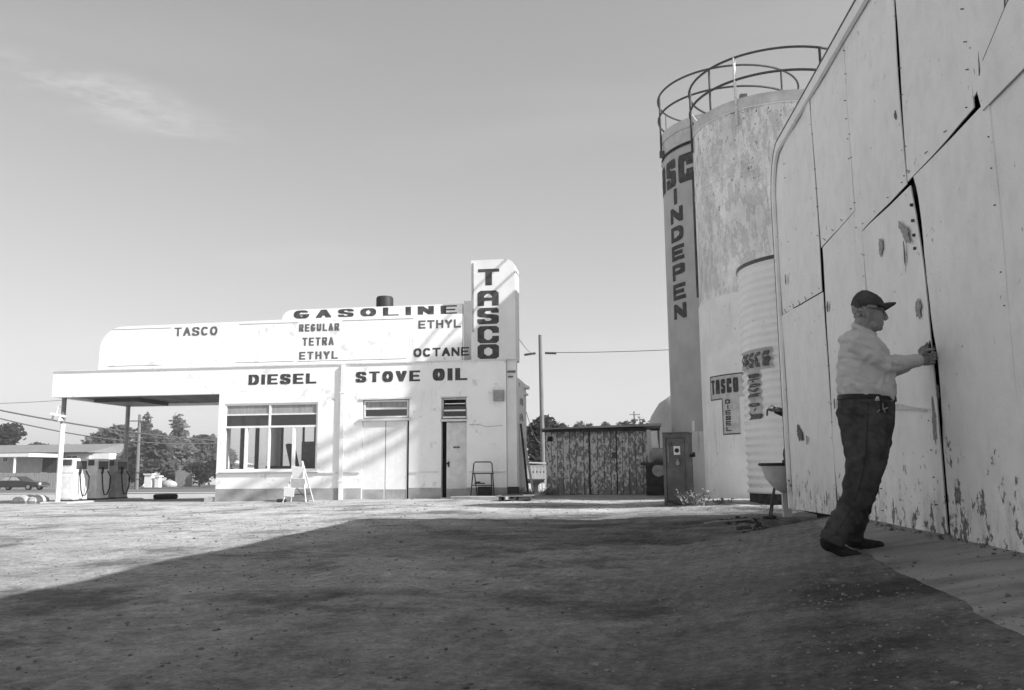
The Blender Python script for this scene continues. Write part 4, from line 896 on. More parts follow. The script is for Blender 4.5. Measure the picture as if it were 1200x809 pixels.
# dark oil drum with a wide lid, small tank behind
zz = gz(.8, 26.5); ox, oy = .86, 26.6
t = thing('oil_drum', 'dark stained oil drum with a wide flat lid right of the shed', 'drum', (ox, oy, zz))
MB().lathe([(.36, zz), (.38, zz+.05), (.37, zz+.3), (.39, zz+.32), (.37, zz+.34), (.37, zz+.6), (.39, zz+.62), (.37, zz+.64), (.37, zz+.9)], ox, oy, 32).build('body', 'black_paint', t, smooth=40)
MB().box(ox-.52, ox+.42, oy-.42, oy+.42, zz+.905, zz+.99).build('lid', 'brick_dark', t, bevel=.02)
m = MB(); m.tube([(ox+.0, oy-.395, zz+.75), (ox, oy-.34, zz+.75)], .19, 16); m.build('pale_label', 'grey_enamel', t)
m = MB(); m.tube([(.75, 27.2, 1.22), (1.5, 27.3, 1.22)], .24, 20); m.ball((.75, 27.2, 1.22), (.12, .24, .24)); t2 = thing('small_tank', 'small light grey horizontal tank behind the dark drum', 'tank', (1.1, 27.2, 0)); m.build('vessel', 'grey_enamel', t2, smooth=40)
m = MB(); m.box(.9, 1.0, 27.1, 27.4, 0, 1.0); m.box(1.3, 1.4, 27.1, 27.4, 0, 1.0); m.build('stand', 'brick_dark', t2)
# rusted pump cabinet
px_, py_ = .98, 17.75; zz = gz(px_, py_)
t = thing('rusted_cabinet', 'tall narrow rusted metal cabinet with a round dial in front of the silos', 'cabinet', (px_, py_, zz))
w, d, h = .50, .46, 1.42
def lb(m): # rotate about the cabinet axis
    c, s_ = math.cos(R(-16)), math.sin(R(-16)); m.v = [(px_+(x*c-y*s_), py_+(x*s_+y*c), z+zz) for x, y, z in m.v]; return m
lb(MB().box(-w/2, w/2, -d/2+.03, d/2, .04, h)).build('case', 'rusted_cabinet', t, bevel=.012)
lb(MB().box(-w/2-.012, w/2+.012, -d/2, d/2+.01, h+.001, h+.035)).build('cap', 'rusted_cabinet', t, bevel=.01)
m = MB(); m.box(-w/2, -w/2+.06, -d/2-.012, -d/2+.029, 0, h); m.box(w/2-.05, w/2, -d/2-.012, -d/2+.029, 0, h); m.box(-w/2+.061, w/2-.051, -d/2-.012, -d/2+.029, h-.08, h); lb(m).build('frame', 'rusted_cabinet', t)
lb(MB().box(-w/2+.07, w/2-.06, -d/2+.005, -d/2+.028, .1, h-.09)).build('door', 'rusted_cabinet', t)
m = MB(); m.box(-.03, .10, -d/2-.006, -d/2+.004, 1.0, 1.17); lb(m).build('dial_plate', 'fresh_white', t)
m = MB(); m.tube([(.035, -d/2-.02, 1.085), (.035, -d/2-.007, 1.085)], .045, 16); lb(m).build('dial', 'black_paint', t)
m = MB(); m.tube([(.05, -d/2-.05, .83), (.05, -d/2+.004, .83)], .04, 12); m.obox((.05, -d/2-.03, .86), (.03, .02, .1)); lb(m).build('knob', 'grey_enamel', t)
m = MB(); m.tube([(-.1, -d/2-.02, 1.22), (-.1, -d/2+.004, 1.22)], .045, 12); lb(m).build('badge', 'steel_dark', t)
m = MB(); m.box(-.15, -.135, -d/2-.008, -d/2+.004, .85, 1.25); lb(m).build('edge_strip', 'grey_enamel', t)
m = MB(); m.tube([(w/2, 0, .98), (w/2+.08, 0, .98), (w/2+.08, -.05, 1.03)], .03, 8); lb(m).build('side_crank', 'black_paint', t)
m = MB(); m.tube([(-w/2+.05, -d/2, .07), (w/2-.03, -d/2-.05, .0)], .02, 6); lb(m).build('foot_bar', 'steel_dark', t)
# weeds by the cabinet
def blades(cx, cy, n, hh, spread, mat, label, cat):
    m = MB()
    for _ in range(n):
        a = random.uniform(0, 6.28); d = random.random()**.6*spread; x, y = cx+d*math.cos(a), cy+d*math.sin(a)*.6; z = gz(x, y)-.01
        L = hh*random.uniform(.4, 1); lean = Vector((random.uniform(-.6, .6), random.uniform(-.5, .5), 1)).normalized()*L; s_ = Vector((math.cos(a+1), math.sin(a+1), 0))*.009
        b = Vector((x, y, z)); q = b+lean*.6; e = b+lean+Vector((lean.x*.5, lean.y*.5, -L*.15))
        m.add([b-s_, b+s_, q+s_*.8, q-s_*.8, e], [(0, 1, 2, 3), (3, 2, 4)])
        if random.random() < .6:
            for _k in range(3):
                p = b+lean*random.uniform(.3, .95); dv = Vector((random.uniform(-1, 1), random.uniform(-1, 1), random.uniform(-.1, .8))).normalized()*random.uniform(.03, .08); w_ = Vector((dv.z, 0, -dv.x)).normalized()*.013
                m.add([p, p+dv*.5+w_, p+dv, p+dv*.5-w_], [(0, 1, 2, 3)])
    return tag(m.build('weed', mat, fix=False), label, cat)
blades(1.22, 16.9, 80, .40, .22, 'weed_dry', 'pale dry weed growing at the foot of the rusted cabinet', 'weed')
blades(1.75, 17.3, 30, .15, .2, 'leaf_pale', 'low scruffy weed right of the rusted cabinet', 'weed')
blades(-3.0, 25.0, 90, .35, .25, 'leaf_mid', 'dark weed beneath the leaning boards', 'weed')
blades(-2.55, 27.3, 90, .35, .35, 'leaf_mid', 'weed at the left foot of the shed', 'weed')
# pale stone bird bath
zz = gz(-2.95, 27.0)
t = thing('bird_bath', 'small pale stone pedestal bowl between the station and the shed', 'bird bath', (-2.95, 27.0, zz))
MB().lathe([(.17, zz), (.15, zz+.06), (.10, zz+.12), (.09, zz+.30), (.12, zz+.36)], -2.95, 27.0, 20).build('pedestal', 'concrete_block', t, smooth=40)
MB().lathe([(.12, zz+.361), (.26, zz+.42), (.31, zz+.50), (.29, zz+.52), (.2, zz+.47), (.02, zz+.44)], -2.95, 27.0, 24).build('bowl', 'concrete_block', t, smooth=40)
# ------------------------------------------------------------------ barn on the right
WX = 2.13
t = thing('metal_barn', 'big light painted metal barn wall with sliding door sheets filling the right side', 'barn', (5, 4, 0))
def roofz(y): return 4.83+.072*(y-7.5) if y > 0 else 4.83+.072*(-7.5)
yc = 11.97
m = MB(); m.prismx([(-7, .22), (yc-.02, .22), (yc-.02, 4.4), (11.72, 4.85), (11.3, roofz(11.3)-.05), (-7, roofz(-7)-.05)], WX+.06, 9.5); m.build('barn_body', 'line_black', t)
m = MB(); m.prismx([(-7.2, roofz(-7)-.04), (11.6, roofz(11.5)-.04), (11.6, roofz(11.5)+.03), (-7.2, roofz(-7)+.03)], WX+.01, 9.6); m.build('roof_sheet', 'tank_galv', t)
m = MB(); m.prismx([(-7, -.4), (9.3, -.4), (9.3, .215), (-7, .215)], WX+.05, 9.4); m.prismx([(9.3, -.4), (12.0, -.4), (12.0, .21), (9.3, .21)], WX+.32, 9.4); m.build('foundation', 'brick_dark', t)
def sheet(y0, y1, z0, z1, z0b=None, z1b=None, off=0., tilt=0., jag=0, warp=.0, top=None, e0=None):
    """one metal sheet: bottom z0 (at y0) .. z0b (at y1), top z1 .. z1b, thickness 8 mm, edges slightly uneven"""
    z0b = z0 if z0b is None else z0b; z1b = z1 if z1b is None else z1b
    n, q = 10, (30 if e0 else 14); m = MB(); g_ = .004; X = WX-off
    def P(i, j, dx):
        a = i/n; y = y0+g_+(y1-y0-2*g_)*a; zb = z0+(z0b-z0)*a; zt = z1+(z1b-z1)*a
        if top: zt = top(y)
        b = j/q; z = zb+.003+(zt-zb-.006)*b
        if e0: ya = e0(z); y = ya+(y1-g_-ya)*a
        if i in (0, n): y += jag*noise.noise(Vector((z*2.2, y0*7+i, 0)))
        w = warp*noise.noise(Vector((y*1.3, z*.9, y0)))+tilt*(a-.5)
        return (X+dx+w, y, z)
    for dx in (0, .008): m.v += [P(i, j, dx) for i in range(n+1) for j in range(q+1)]
    k = (n+1)*(q+1); I = lambda i, j: i*(q+1)+j
    m.f = [(I(i, j), I(i+1, j), I(i+1, j+1), I(i, j+1)) for i in range(n) for j in range(q)]
    m.f += [(I(i, j)+k, I(i, j+1)+k, I(i+1, j+1)+k, I(i+1, j)+k) for i in range(n) for j in range(q)]
    for j in range(q): m.f += [(I(0, j), I(0, j+1), I(0, j+1)+k, I(0, j)+k), (I(n, j), I(n, j)+k, I(n, j+1)+k, I(n, j+1))]
    for i in range(n): m.f += [(I(i, 0), I(i, 0)+k, I(i+1, 0)+k, I(i+1, 0)), (I(i, q), I(i+1, q), I(i+1, q)+k, I(i, q)+k)]
    return m.build('wall_sheet', 'barn_paint', t, smooth=30)
def rt(y, d=.01):
    return roofz(y)-d if y < 11.35 else 4.4+(roofz(11.35)-d-4.4)*math.sqrt(max(0, 1-((y-11.35)/(.63-d*.3))**2))
# upper tier
up = [(11.17, 11.95, 2.79, 2.86, 0), (9.45, 11.15, 2.66, 2.79, .004), (7.98, 9.44, 3.11, 3.14, 0), (6.50, 7.97, 2.86, 2.86, .006), (5.22, 6.49, 2.90, 2.872, .002), (3.5, 5.21, 3.36, 2.96, .008), (2.2, 3.49, 2.9, 2.9, 0), (.6, 2.18, 2.9, 2.9, .005), (-1.2, .58, 2.9, 2.9, 0), (-3.5, -1.22, 2.9, 2.9, .004), (-7, -3.52, 2.9, 2.9, 0)]
for y0, y1, a, b, of in up: sheet(y0, y1, a, 5, a if a == b else b, 5, off=of, top=rt, warp=.022)
lo = [(9.38, 11.95, .27, .23, 2.64, 2.84, .010, 0), (7.77, 9.37, .29, .27, 3.10, 3.13, .002, 0), (6.36, 7.76, .30, .29, 2.84, 2.85, .006, -.01)]
def lerpt(tab, z):
    for (a, p), (b, q) in zip(tab, tab[1:]):
        if z <= b: return p+(q-p)*max(0, (z-a))/(b-a)
    return tab[-1][1]
crack = lambda z: lerpt([(.3, 6.27), (.9, 6.25), (1.4, 6.25), (1.9, 6.28), (2.3, 6.33), (2.6, 6.40), (2.84, 6.46)], z)+.006*noise.noise(Vector((z*14, 4, 0)))
gapw_ = lambda z: lerpt([(.3, .035), (.6, .03), (.9, .012), (1.1, .05), (1.3, .075), (1.55, .07), (1.7, .02), (1.9, .012), (2.2, .02), (2.35, .06), (2.7, .13), (2.84, .10)], z)
for y0, y1, a, b, c, d, of, tl in lo: sheet(y0, y1, a, c, b, d, off=of, tilt=tl, jag=.012, warp=.022, e0=crack if y0 == 6.36 else None)
# the door sheet the man works at stands proud; a dark crack opens beside it
def doorsheet():
    n, q = 12, 30; m = MB(); y0 = 4.95
    def edge(z): return crack(z)-.115-gapw_(z)*.75+.010*noise.noise(Vector((z*9, 1, 0)))
    V = []
    for dx in (0, .012):
        for i in range(n+1):
            for j in range(q+1):
                z = .295+(2.84-.295)*j/q; y = y0+(edge(z)-y0)*i/n; V.append((WX-.035+.012*noise.noise(Vector((y, z, 2)))-.03*0+dx, y, z))
    k = (n+1)*(q+1); I = lambda i, j: i*(q+1)+j; m.v = V
    m.f = [(I(i, j), I(i+1, j), I(i+1, j+1), I(i, j+1)) for i in range(n) for j in range(q)]+[(I(i, j)+k, I(i, j+1)+k, I(i+1, j+1)+k, I(i+1, j)+k) for i in range(n) for j in range(q)]
    for j in range(q): m.f += [(I(0, j), I(0, j+1), I(0, j+1)+k, I(0, j)+k), (I(n, j), I(n, j)+k, I(n, j+1)+k, I(n, j+1))]
    for i in range(n): m.f += [(I(i, 0), I(i, 0)+k, I(i+1, 0)+k, I(i+1, 0)), (I(i, q), I(i+1, q), I(i+1, q)+k, I(i, q)+k)]
    return m.build('door_sheet', 'barn_paint', t, smooth=30)
doorsheet()
sheet(3.2, 4.955, .30, 2.92, .30, 2.90, off=.03, jag=.01, warp=.012)
for y0, y1 in ((1.7, 3.18), (.1, 1.68), (-1.8, .08), (-7, -1.82)): sheet(y0, y1, .30, 2.88, off=.004, warp=.01)
# door jamb left of the crack: the sheet edge and a row of nail heads
m = MB()
for z in (2.35, 2.45, 2.56, 2.68): m.tube([(WX-.02, 6.44, z), (WX+.0, 6.44, z)], .012, 6)
m.build('nail_heads', 'steel_dark', t)
# upper lip of the door sheet near the frame's right edge (torn sheet)
m = MB(); q = [(5.02, 2.80), (5.06, 2.93), (4.97, 3.06), (4.6, 3.22), (4.2, 3.32), (3.9, 3.34), (3.9, 2.80)]
m.prismx(q, WX-.05, WX-.042); m.build('torn_flap', 'barn_paint', t)
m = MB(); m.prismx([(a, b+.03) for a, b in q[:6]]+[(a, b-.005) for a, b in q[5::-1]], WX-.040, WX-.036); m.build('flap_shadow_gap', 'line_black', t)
m = MB(); rn = random.Random(5)
for yy, z0_, z1_ in [(a[1]-.03, a[3]+.08, 4.75) for a in up[:7]]+[(a[0]+.04, a[3]+.08, 4.75) for a in up[:7]]+[(9.35, .4, 2.6), (9.41, .4, 2.6), (7.74, .4, 2.8), (7.80, .4, 2.8), (4.99, .4, 2.8), (6.42, .5, 1.2)]:
    zz = z0_
    while zz < z1_:
        if rn.random() < .5: X_ = WX-.02 if yy > 5.1 or zz > 2.85 else WX-.046; m.tube([(X_, yy+rn.uniform(-.006, .006), zz), (X_+.02, yy, zz)], .0042, 6)
        zz += .21+rn.uniform(-.03, .03)
for a in up[:7]:
    yy = a[0]+.1
    while yy < a[1]: m.tube([(WX-.02, yy, a[2]+(a[3]-a[2])*(yy-a[0])/(a[1]-a[0])+.05), (WX, yy, a[2]+.05)], .004, 6); yy += .37
o = m.build('sheet_nails', 'chip_dark', t); o['kind'] = 'stuff'
# sheet joint battens that read as thin dark seams, hand painted marks
def chips(lst, mat):
    for i, (px, py, rx, rz, tl) in enumerate(lst):
        c = onx(px, py, WX-.03); q = blob(c.y, c.z, rx, rz, 18, i+3, tl); m = MB()
        X = WX-.026 if not (4.95 < c.y < 6.25 and c.z < 2.84) else WX-.075
        m.prismx(q, X, X+.004); m.build('paint_chip', mat, t)
chips([(1075, 362, .05, .07, 0), (1031, 290, .05, .075, .1), (1059, 272, .13, .05, .65), (1103, 495, .04, .12, 0), (1170, 118, .06, .09, 0)], 'chip_grey')
chips([(920, 328, .06, .035, 1.5), (936, 508, .16, .09, .4), (1048, 135, .02, .035, 0), (1059, 298, .015, .07, 0), (1155, 96, .02, .02, 0), (969, 360, .03, .05, .2), (1167, 152, .04, .11, .1), (1107, 460, .02, .05, 0), (977, 473, .02, .05, .0), (945, 516, .03, .05, 0)], 'chip_dark')
m = MB(); a = onx(1048, 455, WX); q = blob(0, 0, .45, .022, 24, 5, -.12); m.prismx([(6.95-y_, 1.22+z_) for y_, z_ in q], WX-.028, WX-.025); m.build('rub_mark', 'smear_grey', t)
# eave trim and corner trim
def edgeband(o0, o1, x0, x1, nm, mt):
    m = MB(); ys_ = [-7.1, 0, 4, 8, 11.35]+[11.35+0.62*math.sin(R(a)) for a in range(8, 91, 8)]
    def pt(y, o): 
        if y <= 11.35: return (y, roofz(y)+o)
        a = math.asin(min(1, (y-11.35)/0.62)); return (11.35+(0.62+o)*math.sin(a), 4.4+(roofz(11.35)-4.4+o)*math.cos(a))
    P_ = [pt(y, o1) for y in ys_]+[(11.97+o1, .24)]; Q_ = [pt(y, o0) for y in ys_]+[(11.97+o0, .24)]
    for (a, b, c, d) in zip(P_, P_[1:], Q_[1:], Q_):
        m.add([(x0, *a), (x0, *b), (x0, *c), (x0, *d), (x1, *a), (x1, *b), (x1, *c), (x1, *d)], [(0, 1, 2, 3), (4, 7, 6, 5), (0, 4, 5, 1), (3, 2, 6, 7), (1, 5, 6, 2), (0, 3, 7, 4)])
    m.build(nm, mt, t, smooth=30)
edgeband(-.115, .0, WX-.05, WX-.012, 'eave_trim', 'barn_paint')
edgeband(.001, .022, WX-.055, WX+.02, 'edge_flashing', 'letter_grey')
# wash basin with stand behind the barn corner
bx, by = 2.12, 12.62; zz = gz(bx, by)
t = thing('wash_basin', 'old pale basin on a pedestal with thin legs sticking out behind the barn corner', 'basin', (bx, by, zz))
MB().lathe([(.05, .42), (.16, .48), (.27, .62), (.33, .80), (.345, .82), (.31, .80), (.2, .62), (.02, .55)], bx+.06, by, 28).build('bowl', 'cream_trim', t, smooth=40)
MB().tube([(bx+.06+.345*math.cos(k*.25), by+.345*math.sin(k*.25), .825) for k in range(26)], .022, 6).build('rim', 'black_paint', t, smooth=True)
MB().box(bx-.0, bx+.11, by-.05, by+.05, zz-.12, .45).build('pedestal', 'cream_trim', t)
for dx in (-.10, -.14): MB().tube([(bx-.08, by, .6), (bx+dx-.08, by-.1, zz-.05)], .013, 6).build('leg', 'steel_dark', t)
m = MB(); m.ball((bx+.17, by, .96), (.13, .12, .18), 12, 8); m.ball((bx+.12, by, .86), (.10, .08, .05), 8, 5); tag(m.build('black_bag', 'black_paint', smooth=True), 'black bag heaped on the basin behind the barn corner', 'bag')
t = thing('water_tap', 'pale metal tap and valve fixed to the barn corner above the basin', 'tap', (2.05, 12.15, 1.6))
c = ony(917, 482, 12.15)
m = MB(); m.tube([c+Vector((-.20, 0, .04)), c+Vector((-.05, 0, .02)), c+Vector((.1, 0, -.02))], [.03, .045, .03], 8); m.ball(c+Vector((-.13, 0, .045)), .05, 8, 6); m.build('pipe', 'chrome', t, smooth=40)
m = MB(); m.tube([c+Vector((-.1, 0, .0)), c+Vector((.0, 0, -.05)), c+Vector((.22, 0, .0))], .028, 8); m.obox(c+Vector((.1, 0, -.08)), (.12, .06, .12), 0, 0, R(20)); m.build('valve', 'black_paint', t)
m = MB(); m.tube([c+Vector((-.2, 0, .03)), c+Vector((-.21, 0, -.06))], .012, 6); m.tube([c+Vector((.08, .05, -.3)), c+Vector((.08, .05, -.2))], .03, 8); m.build('pipe_stub', 'steel_dark', t)
# dirt mound edge stones
# ------------------------------------------------------------------ utility poles and wires
def pole(x, y, h, r, label, arms=(), mat='pole_wood', cw=2.2):
    z = gz(x, y); t = thing('utility_pole', label, 'utility pole', (x, y, z))
    MB().tube([(x, y, z-.3), (x-.01*h, y, z+h)], [r, r*.7], 10).build('pole', mat, t, smooth=40)
    for az_ in arms:
        m = MB(); m.obox((x, y-.1, z+az_), (cw, .1, .12), R(8)); m.build('crossarm', mat, t)
        for k in (-.46, -.2, .2, .46): MB().tube([(x+k*cw, y-.1, z+az_+.06), (x+k*cw, y-.1, z+az_+.2)], .05, 6).build('insulator', 'insulator', t)
    return t
pt = pole(-4.42, 44.4, 7.9, .13, 'bare wooden utility pole rising left of the shed')
for s_ in (-1, 1): MB().tube([(-4.5+s_*.25, 44.4, 6.93), (-4.5+s_*.85, 44.4, 6.90-.04*(s_ < 0))], .06, 6).build('insulator', 'steel_dark', pt)
def wire(pts, r, label, sag=0):
    m = MB(); a, b = Vector(pts[0]), Vector(pts[1]); P = []
    for i in range(25): k = i/24; p = a.lerp(b, k); p.z -= sag*4*k*(1-k); P.append(p)
    m.tube(P, r, 5); return tag(m.build('power_line', 'steel_dark'), label, 'power line')
wire([(-4.9, 44.4, 6.90), (-3.4, 26.2, 5.0)], .012, 'thin wire running from the bare pole left to the station', .1)
wire([(-4.1, 44.4, 6.95), (3.2, 44.6, 6.98)], .018, 'thin wire running from the bare pole right to behind the silos', .05)
wire([(-3.18, 25.0, 3.35), (-4.45, 44.0, 2.2)], .012, 'slack wire sloping down from the station end wall to the pole', .5)
pole(1.0, 130, 9.6, .16, 'short far pole top showing above the shed roof', (9.1,), cw=1.6)
A = lambda px, py, Y: ony(px, py, Y)
wire([A(-60, 468, 60), A(262, 517, 84)], .07, 'upper of the two thick cables crossing behind the canopy', .5)
wire([A(-60, 474, 60), A(262, 519, 84)], .055, 'lower of the two thick cables crossing behind the canopy', 1.1)
wire([A(-60, 474, 70), A(75, 469, 78)], .03, 'thin single line high at the left edge behind the canopy post', .1)
xx = A(164, 500, 80)
pole(xx.x, 80, xx.z-gz(xx.x, 80)+1.2, .2, 'street utility pole with crossarm seen under the canopy', (xx.z-gz(xx.x, 80)+.55,), cw=2.3)
# ------------------------------------------------------------------ trees
def tree(name, label, x, y, H, wd, mat, n=2600, leaf=.28, trunk=.25, low=.15, seed=0, cone=False, group=None, cat='tree', lobes=9):
    rnd = random.Random(seed*13+5); z = gz(x, y); t = thing(name, label, cat, (x, y, z), group)
    m = MB(); m.tube([(x, y, z-.2), (x+.1*wd*rnd.uniform(-1, 1), y, z+H*.35), (x+.1*wd*rnd.uniform(-1, 1), y, z+H*.8)], [trunk, trunk*.7, trunk*.2], 8)
    C_ = []
    for k in range(lobes):
        if cone: hh = low+(.97-low)*(k+.5)/lobes; rr_ = wd*.5*(1-hh)*1.15+.1; a = rnd.uniform(0, 6.28); c = Vector((x+rr_*.35*math.cos(a), y+rr_*.35*math.sin(a), z+H*hh)); rad = Vector((rr_, rr_, H/lobes*.8))
        else:
            a = rnd.uniform(0, 6.28); hh = rnd.uniform(low+.12, .86); q = wd*.5*(1-abs(hh-.5)*.9)*rnd.uniform(.25, .72)
            c = Vector((x+q*math.cos(a), y+q*math.sin(a), z+H*hh)); s_ = rnd.uniform(.20, .36); rad = Vector((wd*s_, wd*s_, H*s_*.55))
            m.tube([(x, y, z+H*min(hh, .5)*.7), (x+(c.x-x)*.5, y+(c.y-y)*.5, z+H*(hh*.85)), tuple(c)], [trunk*.35, trunk*.2, trunk*.08], 5)
        C_.append((c, rad))
    m.build('trunk', 'bark', t, smooth=True)
    m = MB(); vs, fs = [], []
    for i in range(n):
        c, rad = C_[rnd.randrange(lobes)]
        d = Vector((rnd.gauss(0, 1), rnd.gauss(0, 1), rnd.gauss(0, 1))).normalized(); q = rnd.random()**.45*(1+.25*noise.noise(Vector((d.x*3, d.y*3, d.z*3+i % 7))))
        p = c+Vector((d.x*rad.x, d.y*rad.y, d.z*rad.z))*q
        u = Vector((rnd.uniform(-1, 1), rnd.uniform(-1, 1), rnd.uniform(-.7, .7))).normalized(); w = u.orthogonal().normalized(); L = leaf*rnd.uniform(.5, 1.3)
        vs += [p-u*L, p+w*L*.55, p+u*L, p-w*L*.55]; fs.append((4*i, 4*i+1, 4*i+2, 4*i+3))
    m.v = vs; m.f = fs; o = m.build('crown', mat, t, fix=False); o['kind'] = 'stuff'
    return t
def treepx(px, base, topy, Y, wpx, *a, **k):
    p = ony(px, topy, Y); x = p.x; H = p.z-gz(x, Y); return x, Y, H, wpx/1000*Y*1.03
for i, (px, ty, Y, wpx, mat, nm, lb_, kw) in enumerate([
    (8, 496, 110, 52, 'leaf_dark', 'roadside_tree', 'dark round tree at the left edge behind the house', {}),
    (48, 518, 150, 60, 'leaf_dark', 'roadside_tree', 'low dark tree line left of the canopy post behind the house roof', {'low': .0}),
    (92, 514, 140, 62, 'leaf_mid', 'roadside_tree', 'low tree right of the white canopy post behind the house roof', {'low': .0}),
    (138, 498, 100, 74, 'leaf_mid', 'spreading_tree', 'broad spreading tree behind the fuel pumps and house gable', {'low': .0, 'n': 7000, 'lobes': 13}),
    (178, 506, 95, 64, 'leaf_mid', 'spreading_tree', 'leafy tree directly right of the street pole under the canopy', {'low': .0, 'n': 6500, 'lobes': 12}),
    (207, 508, 105, 60, 'leaf_pale', 'spreading_tree', 'pale leafed tree in the middle of the gap under the canopy', {'low': .0, 'n': 6000, 'lobes': 12}),
    (208, 476, 118, 26, 'leaf_pale', 'slender_tree', 'thin tall tree whose sparse top touches the canopy soffit', {'low': .3, 'n': 420, 'lobes': 6}),
    (171, 482, 116, 16, 'leaf_mid', 'slender_tree', 'narrow sparse tree top beside the street pole crossarm', {'low': .4, 'n': 380, 'lobes': 5}),
    (243, 508, 112, 46, 'leaf_mid', 'bushy_tree', 'bushy tree against the station corner under the canopy', {'low': .0, 'n': 5500, 'lobes': 11}),
    (262, 520, 96, 34, 'leaf_mid', 'bushy_tree', 'lower bushy tree partly hidden by the station corner', {'low': .0, 'n': 2000})]):
    x, y, H, w_ = treepx(px, 0, ty, Y, wpx); kw = dict(kw); n = kw.pop('n', 2600)
    tree(nm, lb_, x, y, H, w_, M and mat, n=n, leaf=Y*.0038, trunk=.22, seed=i+1, group='trees along the street', **kw)
x, y, H, w_ = treepx(641, 0, 484, 52, 58); tree('dense_conifer', 'dark ragged evergreen between the station and the shed behind the pole', x, y, H, w_, 'leaf_dark', 6000, .16, .2, .02, 31, lobes=16)
for i, (px, ty, w_) in enumerate(((676, 496, 26), (690, 499, 20), (708, 495, 14), (745, 491, 50), (762, 497, 26))):
    x, y, H, ww = treepx(px, 0, ty, 95, w_); tree('far_tree', ['small tree top over the left end of the shed roof', 'tree top beside the far pole over the shed', 'narrow tree top just right of the far pole over the shed', 'broadest tree top over the right half of the shed roof', 'low tree top over the right end of the shed roof'][i], x, y, H, ww, 'leaf_dark' if i % 2 else 'leaf_mid', 1400, .3, .2, .3, 50+i, group='tree tops beyond the shed')
# picket fence and pale wall between station and shed
fy = 33.0
t = thing('picket_fence', 'pale picket fence glimpsed between the station and the shed', 'fence', (-3.4, fy, 0))
for i in range(16): x = -5.0+i*.135; m = MB(); m.prism([(x, .05), (x+.085, .05), (x+.085, .88), (x+.042, .95), (x, .88)], fy, fy+.02); m.build('picket', 'pale_wood', t)
for z in (.3, .7): MB().box(-5.0, -2.8, fy+.021, fy+.05, z, z+.07).build('rail', 'old_wood', t)
t = thing('low_outbuilding', 'low white outbuilding with a flat roof behind the picket fence', 'outbuilding', (-4.5, 40, 0))
MB().box(-8.5, -3.1, 39, 42, -.1, 1.05).build('wall', 'siding_white', t); m = MB(); m.add([(-8.7, 38.7, 1.32), (-3.0, 38.7, 1.06), (-3.0, 42.2, 1.06), (-8.7, 42.2, 1.32), (-8.7, 38.7, 1.38), (-3.0, 38.7, 1.12), (-3.0, 42.2, 1.12), (-8.7, 42.2, 1.38)], [(0, 3, 2, 1), (4, 5, 6, 7), (0, 1, 5, 4), (1, 2, 6, 5), (2, 3, 7, 6), (3, 0, 4, 7)]); m.build('roof', 'siding', t)
# ------------------------------------------------------------------ houses across the street
HY = 92.0; zb = gz(-55, HY)
def hx(px, Y=HY): return ony(px, 545, Y).x
def hz(py, px=60, Y=HY): return ony(px, py, Y).z
t = thing('ranch_house', 'long low ranch house with shingle roof and white gable end across the street', 'house', (hx(50), HY, zb))
x0, x1 = hx(-40), hx(131); xg = hx(104)
MB().box(x0, xg, HY, HY+9, zb, hz(532)).build('wall', 'siding', t)
m = MB(); zg = hz(545); ze = hz(532); m.v = []; m.box(xg+.01, x1-.6, HY+.3, HY+9, zb, ze); m.build('gable_wall', 'siding_white', t)
m = MB(); zr = hz(524); m.add([(x0-1, HY-.8, hz(531)), (xg+.3, HY-.8, hz(531)), (x1-1.5, HY+4.5, zr+.45), (x0-1, HY+4.5, zr+.45), (x1-.6, HY+9.5, hz(531)), (x0-1, HY+9.5, hz(531))], [(0, 1, 2, 3), (3, 2, 4, 5), (0, 5, 4, 1), (0, 3, 5), (1, 4, 2)]); m.build('roof', 'roof_shingle', t)
MB().box(x0-1, xg+.35, HY-.88, HY-.80, hz(532.5), hz(530.5)).build('eave_board', 'brick_dark', t)
for a, b in ((52, 64), (76, 92), (2, 10)):
    w = MB(); w.box(hx(a), hx(b), HY-.06, HY-.005, hz(541), hz(534)); w = w.build('window', 'fresh_white', t)
    for k in range(2): xa, xb = hx(a)+.15, hx(b)-.15; q = (xb-xa)/2; MB().box(xa+k*q+.05, xa+(k+1)*q-.05, HY-.09, HY-.065, hz(540.4), hz(535)).build('pane', 'steel_dark', w)
t = thing('carport', 'open carport with white flat roof edge in front of the ranch house', 'carport', (hx(15, 84), 86, zb))
Y = 86
MB().box(hx(-40, Y), hx(33, Y), Y, Y+5.5, hz(535.5, 20, Y), hz(531.5, 20, Y)).build('roof', 'siding_white', t)
MB().box(hx(12, Y), hx(44, Y), Y+5.2, Y+5.4, zb, hz(536, 20, Y)).build('back_wall', 'brick_dark', t)
for px in (15.5, -20): MB().tube([(hx(px, Y), Y+.2, zb), (hx(px, Y), Y+.2, hz(535, 20, Y))], .14, 8).build('post', 'siding_white', t)
t = thing('board_fence', 'long plain board fence along the far side of the street at the left', 'fence', (hx(40, 83), 84.5, zb))
Y = 84.5; zf = gz(-50, Y); xa, xb = hx(-30, Y), hx(80, Y); n = 40
for i in range(n): a = xa+(xb-xa)*i/n; MB().box(a+.02, a+(xb-xa)/n-.02, Y, Y+.05, zf, zf+1.75+random.uniform(-.04, .04)).build('board', 'fence_wood', t)
